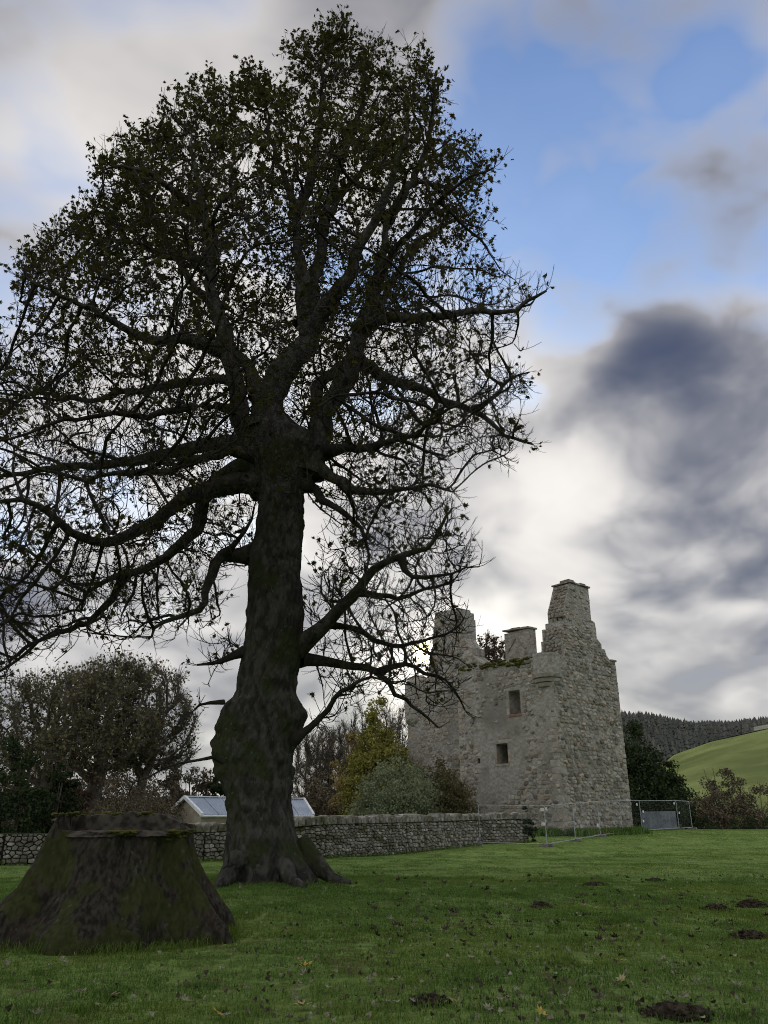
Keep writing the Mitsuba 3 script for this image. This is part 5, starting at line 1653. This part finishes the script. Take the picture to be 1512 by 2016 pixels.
thing('conifer_wood', 'dark conifer plantation covering the far hill behind the tower', 'wood', kind='stuff')
n = 11000
az_ = g.uniform(9, 40, n)
ii = (az_ + 75) / 1.0
jj = 3 + 15.5 * g.random(n) ** 0.6
i0, j0 = ii.astype(int), jj.astype(int)
p = hv[i0, j0] + (hv[np.minimum(i0 + 1, hv.shape[0] - 1), j0] - hv[i0, j0]) * (ii - i0)[:, None] + (hv[i0, np.minimum(j0 + 1, hv.shape[1] - 1)] - hv[i0, j0]) * (jj - j0)[:, None]
sz = g.uniform(5.0, 8.5, n) * (0.8 + 0.5 * (meshkit.noise(p * 0.02, 4)))
rotz = g.uniform(0, 2 * np.pi, n)
RM = np.zeros((n, 3, 3))
wd = g.uniform(0.9, 1.7, n)
RM[:, 0, 0], RM[:, 0, 1], RM[:, 1, 0], RM[:, 1, 1], RM[:, 2, 2] = wd * np.cos(rotz), -wd * np.sin(rotz), wd * np.sin(rotz), wd * np.cos(rotz), 1
mesh, uv = scatter(conifer_mesh(), p - [0, 0, 0.5], sz, RM, g)
put('conifer_wood', mesh, 'forest_needles', False, uv=uv)
# hedge line of small trees where pasture meets wood
#__FAR_DONE__

# ------------------------------------------------------------------ the grass
def tuft(n, size, hmin, hmax, width, seed, segs=2):
    g = np.random.default_rng(seed)
    x, y = g.uniform(-size / 2, size / 2, (2, n))
    cl = meshkit.fbm(np.stack([x * 6, y * 6, 0 * x + seed], -1), 3, seed)
    h = (hmin + (hmax - hmin) * g.random(n) ** 1.5) * (0.45 + 1.1 * cl)
    a = g.uniform(0, 2 * np.pi, n)
    lean = g.uniform(0.15, 0.9, n) * h
    w = width * g.uniform(0.6, 1.3, n)
    b = a + np.pi / 2 + g.uniform(-0.5, 0.5, n)
    r = np.stack([np.cos(b), np.sin(b), 0 * b], -1) * w[:, None] / 2
    l = np.stack([np.cos(a), np.sin(a), 0 * a], -1)
    o = np.stack([x, y, 0 * x - 0.012], -1)
    mid = o + l * (lean * 0.35)[:, None] + np.array([0, 0, 1]) * (h * 0.62)[:, None]
    tip = o + l * lean[:, None] + np.array([0, 0, 1]) * h[:, None]
    v = np.stack([o - r, o + r, mid + r * 0.75, mid - r * 0.75, tip], 1)
    f = np.array([(0, 1, 2), (0, 2, 3), (3, 2, 4)])
    F = (f[None] + (np.arange(n) * 5)[:, None, None]).reshape(-1, 3)
    uv = np.repeat(g.random((n, 2)), 5, axis=0)
    return (v.reshape(-1, 3), F), uv


for k in range(3):
    m, uv = tuft(1700, 1.04, 0.018, 0.075, 0.0070, 900 + k)
    scene[f'tuft_near_{k}'] = {'type': 'shapegroup', 'blades': ply(m, 'grass_blade', False, uv=uv)}
    m, uv = tuft(1150, 2.05, 0.015, 0.045, 0.014, 910 + k)
    scene[f'tuft_far_{k}'] = {'type': 'shapegroup', 'blades': ply(m, 'grass_blade', False, uv=uv)}
g = np.random.default_rng(77)
thing('grass', 'short dark green grass of the foreground', 'grass', kind='stuff')
thing('mown_grass', 'bright short cropped grass between the trees and the tower', 'grass', kind='stuff')


def place_tuft(name, idx, kind, x, y, rot, s):
    z = gz(x, y)
    e = 0.25
    nx, ny = -(gz(x + e, y) - gz(x - e, y)) / (2 * e), -(gz(x, y + e) - gz(x, y - e)) / (2 * e)
    M_ = np.eye(4)
    c, s_ = math.cos(rot), math.sin(rot)
    M_[:3, 0], M_[:3, 1] = [s * c, s * s_, -(nx * c + ny * s_) * s], [-s * s_, s * c, (nx * s_ - ny * c) * s]
    M_[:3, 2] = [0, 0, s]
    M_[:3, 3] = [x, y, z]
    scene[f'{name}__{idx:03d}'] = {'type': 'instance', 'to_world': T(M_.tolist()), 'shapegroup': {'type': 'ref', 'id': kind}}


idx = 1
edge_y = lambda x: 23.4 + 3.0 * (float(meshkit.fbm(np.array([[x * 0.3, 0, 7.0]]), 3, 2)[0]) - 0.5)
for yy in np.arange(6.2, 25.5, 1.0):
    for xx in np.arange(-0.56 * yy - 1.5, 0.56 * yy + 1.6, 1.0):
        x, y = xx + g.uniform(-0.1, 0.1), yy + g.uniform(-0.1, 0.1)
        if y > edge_y(x):
            continue
        place_tuft('grass', idx, f'tuft_near_{g.integers(3)}', x, y, g.integers(4) * math.pi / 2 + g.uniform(-0.2, 0.2), g.uniform(0.85, 1.2))
        idx += 1
idx = 1
for yy in np.arange(23.0, 63, 2.0):
    for xx in np.arange(-0.56 * yy - 2, 0.56 * yy + 2.1, 2.0):
        x, y = xx + g.uniform(-0.2, 0.2), yy + g.uniform(-0.2, 0.2)
        if y + 1 < edge_y(x) or (x < 5 and y > np.interp(x, WALL[:, 0], WALL[:, 1]) - 0.6):
            continue
        place_tuft('mown_grass', idx, f'tuft_far_{g.integers(3)}', x, y, g.integers(4) * math.pi / 2 + g.uniform(-0.2, 0.2), g.uniform(0.9, 1.2))
        idx += 1

# long grass and weeds at the foot of stump, trunk, tower and fence
def fringe(name, label, pts, seed, hmin, hmax, width, mat):
    k = thing(name, label, 'grass', kind='stuff')
    g = np.random.default_rng(seed)
    n = len(pts)
    h = g.uniform(hmin, hmax, n)
    a = g.uniform(0, 2 * np.pi, n)
    l = np.stack([np.cos(a), np.sin(a), 0 * a], -1)
    b = a + np.pi / 2
    r = np.stack([np.cos(b), np.sin(b), 0 * b], -1) * width / 2
    o = np.asarray(pts) - [0, 0, 0.02]
    mid = o + l * (h * 0.22)[:, None] + np.array([0, 0, 1]) * (h * 0.6)[:, None]
    tip = o + l * (h * g.uniform(0.4, 0.9, n))[:, None] + np.array([0, 0, 1]) * (h * g.uniform(0.75, 1, n))[:, None]
    v = np.stack([o - r, o + r, mid + r * 0.8, mid - r * 0.8, tip], 1)
    f = np.array([(0, 1, 2), (0, 2, 3), (3, 2, 4)])
    F = (f[None] + (np.arange(n) * 5)[:, None, None]).reshape(-1, 3)
    put(k, (v.reshape(-1, 3), F), mat, False, uv=np.repeat(g.random((n, 2)), 5, axis=0))


g = np.random.default_rng(31)
pts = []
for _ in range(1500):
    a = g.uniform(math.pi * 0.95, math.pi * 2.15)
    q = (1.0 + abs(g.normal(0, 0.05)))
    x, y = (xl[0] + xr[0]) / 2 + math.cos(a) * (xr[0] - xl[0]) / 2 * q, SY + math.sin(a) * (xr[0] - xl[0]) / 2 * 0.9 * q
    pts.append([x, y, gz(x, y)])
fringe('stump_grass', 'longer dark grass round the foot of the stump', pts, 32, 0.06, 0.20, 0.008, 'grass_blade')
pts = []
for _ in range(1400):
    a = g.uniform(0, 2 * math.pi)
    q = 1.35 + abs(g.normal(0, 0.25))
    x, y = TREE_AT[0] + math.cos(a) * q * 1.1, TREE_AT[1] + math.sin(a) * q
    pts.append([x, y, gz(x, y)])
fringe('trunk_grass', 'longer grass round the foot of the sycamore', pts, 33, 0.05, 0.16, 0.010, 'grass_blade')
pts = []
for _ in range(5200):
    if g.random() < 0.62:
        t = g.random() * LEN_G * 1.05
        q = C + DB * t - (-DA) * 0 + (-DA * -1) * 0
        q = C + DB * t + (-DA) * abs(g.normal(0.15, 0.55))
    else:
        t = g.random() * 3.2
        q = C + DA * t - DB * abs(g.normal(0.15, 0.55))
    pts.append([q[0], q[1], gz(*q)])
fringe('tower_weeds', 'dark weeds and nettles along the foot of the tower', pts, 34, 0.15, 0.62, 0.045, 'grass_blade')
pts = []
for k in range(len(WALL) - 1):
    for _ in range(420):
        q = WALL[k] + (WALL[k + 1] - WALL[k]) * g.random()
        a = (WALL[k + 1] - WALL[k]) / seg[k]
        q = q + np.array([a[1], -a[0]]) * abs(g.normal(0.04, 0.12))
        pts.append([q[0], q[1], gz(*q)])
fringe('wall_grass', 'rough dark grass along the foot of the field wall', pts, 35, 0.08, 0.26, 0.022, 'grass_blade')

# ------------------------------------------------------------------ molehills and fallen leaves
def ground_hit(px, py):
    d = ray(px, py)
    z = 0.0
    for _ in range(5):
        q = np.array([0, 0, EYE]) + d * ((z - EYE) / d[2])
        z = gz(q[0], q[1])
    return q


def molehill(px, py, w, h, label, seed):
    g = np.random.default_rng(seed)
    q = ground_hit(px, py)
    k = thing('molehill', label, 'molehill', 'dark molehills scattered in the grass')
    m = trimesh.creation.icosphere(subdivisions=4, radius=1)
    v = np.asarray(m.vertices).copy()
    v *= (1 + 0.5 * (meshkit.fbm(v * 2.2 + seed, 4, seed) - 0.5) + 0.35 * (meshkit.noise(v * 7 + seed, seed) - 0.5))[:, None]
    v = v * [w / 2, w / 2 * 0.85, h] + [q[0], q[1], gz(q[0], q[1]) - 0.01]
    part(k, 'mound', (v, np.asarray(m.faces)), 'soil', True)
    cl = []
    for _ in range(110):
        a, rr_ = g.uniform(0, 2 * np.pi), w / 2 * g.uniform(0.35, 1.25)
        c = trimesh.creation.icosphere(subdivisions=0, radius=g.uniform(0.008, 0.030))
        vv = np.asarray(c.vertices) * g.uniform(0.6, 1.3, (12, 1))
        x, y = q[0] + rr_ * math.cos(a), q[1] + rr_ * math.sin(a) * 0.9
        zz_ = gz(x, y) + max(0.02, h * (1 - (rr_ / (w / 2)) ** 2) * 0.95)
        cl.append((vv + [x, y, zz_], np.asarray(c.faces)))
    part(k, 'clods', joined(cl), 'soil', False, kind='stuff')


for a in ((1066, 1787, 0.34, 0.10, 'small dark molehill in the middle right of the grass', 1), (1412, 1792, 0.46, 0.10, 'dark molehill, left of the pair near the right edge', 2), (1480, 1784, 0.52, 0.12, 'dark molehill, right one of the pair near the right edge', 3),
          (1476, 1846, 0.45, 0.09, 'flat dark molehill below the pair at the right edge', 4), (1172, 1742, 0.5, 0.07, 'low brown molehill near the far edge of the dark grass', 5), (1290, 1734, 0.45, 0.06, 'low molehill right of the brown one near the far edge of the dark grass', 6),
          (1335, 2000, 0.5, 0.10, 'large brown molehill at the bottom edge of the picture', 7), (845, 1974, 0.30, 0.05, 'grassy dark molehill near the bottom middle', 8)):
    molehill(*a)


def fallen_leaf(px, py, size, mat, label, seed, group=None, lift=0.045):
    g = np.random.default_rng(seed)
    q = ground_hit(px, py)
    k = thing('fallen_leaf', label, 'leaf', group)
    v = LEAF[0] * size
    v = v * [1, 1, g.uniform(0.5, 2.6)]
    v[:, 2] += g.uniform(-0.9, 0.9) * v[:, 0] * v[:, 1] / size
    tx, tz = g.uniform(-0.75, 0.75), g.uniform(0, 2 * math.pi)
    Rz = np.array([[math.cos(tz), -math.sin(tz), 0], [math.sin(tz), math.cos(tz), 0], [0, 0, 1]])
    Rx = np.array([[1, 0, 0], [0, math.cos(tx), -math.sin(tx)], [0, math.sin(tx), math.cos(tx)]])
    ax = g.uniform(0, 2 * math.pi)
    Ra = np.array([[math.cos(ax), -math.sin(ax), 0], [math.sin(ax), math.cos(ax), 0], [0, 0, 1]])
    v = v @ (Ra @ Rx @ Rz).T
    # the stalk
    s0 = v[0]
    st = tube([s0, s0 + (v[1] - s0) * 2.2 + [0, 0, 0.01], s0 + (v[1] - s0) * 4.0], [0.0022, 0.0018, 0.0014], 3)
    m = joined([(v, LEAF[1]), st])
    put(k, (m[0] + [q[0], q[1], gz(q[0], q[1]) + lift], m[1]), mat)


for i_, (px, py, s, mat, label) in enumerate((
    (596, 1910, 0.17, 'yellow_leaf', 'large yellow fallen leaf right of the stump, the brightest near the bottom middle'),
    (588, 1898, 0.12, 'buff_leaf', 'brownish fallen leaf touching the back of the large yellow one'),
    (1217, 1898, 0.14, 'yellow_leaf', 'bright yellow fallen leaf standing up in the right half of the grass'),
    (601, 1988, 0.17, 'buff_leaf', 'big buff fallen leaf at the bottom edge below the large yellow one'),
    (1068, 2008, 0.13, 'yellow_leaf', 'yellow buff fallen leaf at the bottom edge right of the middle'),
    (430, 2006, 0.13, 'yellow_leaf', 'greenish yellow fallen leaf at the bottom edge under the stump'),
    (125, 1903, 0.13, 'pale_leaf', 'pale grey fallen leaf in the grass below the left part of the stump'),
    (212, 1972, 0.16, 'buff_leaf', 'flat tan fallen leaf below the stump near the bottom left'),
    (476, 1950, 0.11, 'buff_leaf', 'small upright cream leaf left of the large yellow one'),
    (550, 1903, 0.12, 'pale_leaf', 'pale fallen leaf just left of the large yellow one'),
    (1222, 1940, 0.13, 'buff_leaf', 'dull tan fallen leaf below the bright yellow standing one'),
    (1302, 1910, 0.11, 'pale_leaf', 'pale fallen leaf right of the bright yellow standing one'),
    (965, 1994, 0.11, 'pale_leaf', 'pale cream fallen leaf near the bottom right of the middle'),
    (902, 1984, 0.12, 'buff_leaf', 'light brown fallen leaf beside the grassy molehill'),
    (1180, 1978, 0.15, 'pale_leaf', 'long pale fallen leaf left of the large brown molehill'),
    (1458, 1950, 0.12, 'pale_leaf', 'pale green fallen leaf near the bottom right corner'),
    (136, 1829, 0.10, 'pale_leaf', 'small whitish leaf caught on the foot of the stump'),
    (765, 1813, 0.13, 'pale_leaf', 'long pale fallen leaf right of the trunk foot in the dark grass'),
    (820, 1830, 0.12, 'buff_leaf', 'orange brown fallen leaf in the middle of the dark grass'),
)):
    fallen_leaf(px, py, s, mat, label, 1000 + i_)
g = np.random.default_rng(1200)
n_pale = n_dark = 0
while n_pale < 75 or n_dark < 130:
    px, py = g.uniform(0, 1512), 1724 + 290 * g.random() ** 1.15
    if px < 470 and py < 1890:
        continue
    w = 0.30 + 0.7 * math.exp(-((px - 1000) / 420) ** 2) * math.exp(-((py - 1790) / 75) ** 2) if py < 1880 else 0.30
    if g.random() > w:
        continue
    if n_dark < 130 and px > 640 and py < 1862 and (g.random() < 0.62 or n_pale >= 75):
        fallen_leaf(px, py, g.uniform(0.10, 0.16), 'dark_leaf', 'dark curled fallen leaf standing in the grass', 2000 + n_dark, 'dark curled leaves in the grass', 0.055)
        n_dark += 1
    elif n_pale < 75:
        fallen_leaf(px, py, g.uniform(0.07, 0.12), 'pale_leaf', 'small pale fallen leaf lying in the grass', 3000 + n_pale, 'small pale leaves in the grass', 0.05)
        n_pale += 1
# the rest of the litter: small bits nobody could count
g = np.random.default_rng(1300)
p, keep_n = [], 0
while len(p) < 1500:
    px, py = g.uniform(0, 1512), 1720 + 300 * g.random() ** 1.3
    if (px < 450 and py < 1880) or g.random() > 0.25 + 0.75 * math.exp(-((px - 1050) / 450) ** 2):
        continue
    x, y, z = ground_hit(px, py)
    p.append([x, y, z + g.uniform(0.02, 0.06)])
p = np.array(p)
half = g.random(len(p)) < 0.62
for nm, lab, sel_, mat in (('leaf_litter', 'dark scraps of leaf litter in the grass', half, 'dark_leaf'), ('pale_leaf_litter', 'pale scraps of leaf litter in the grass', ~half, 'pale_leaf')):
    thing(nm, lab, 'leaf litter', kind='stuff')
    m, uv = scatter(SMALL_LEAF, p[sel_], g.uniform(0.025, 0.075, sel_.sum()), frames(sel_.sum(), g), g)
    put(nm, m, mat, False)
#__ALL_DONE__
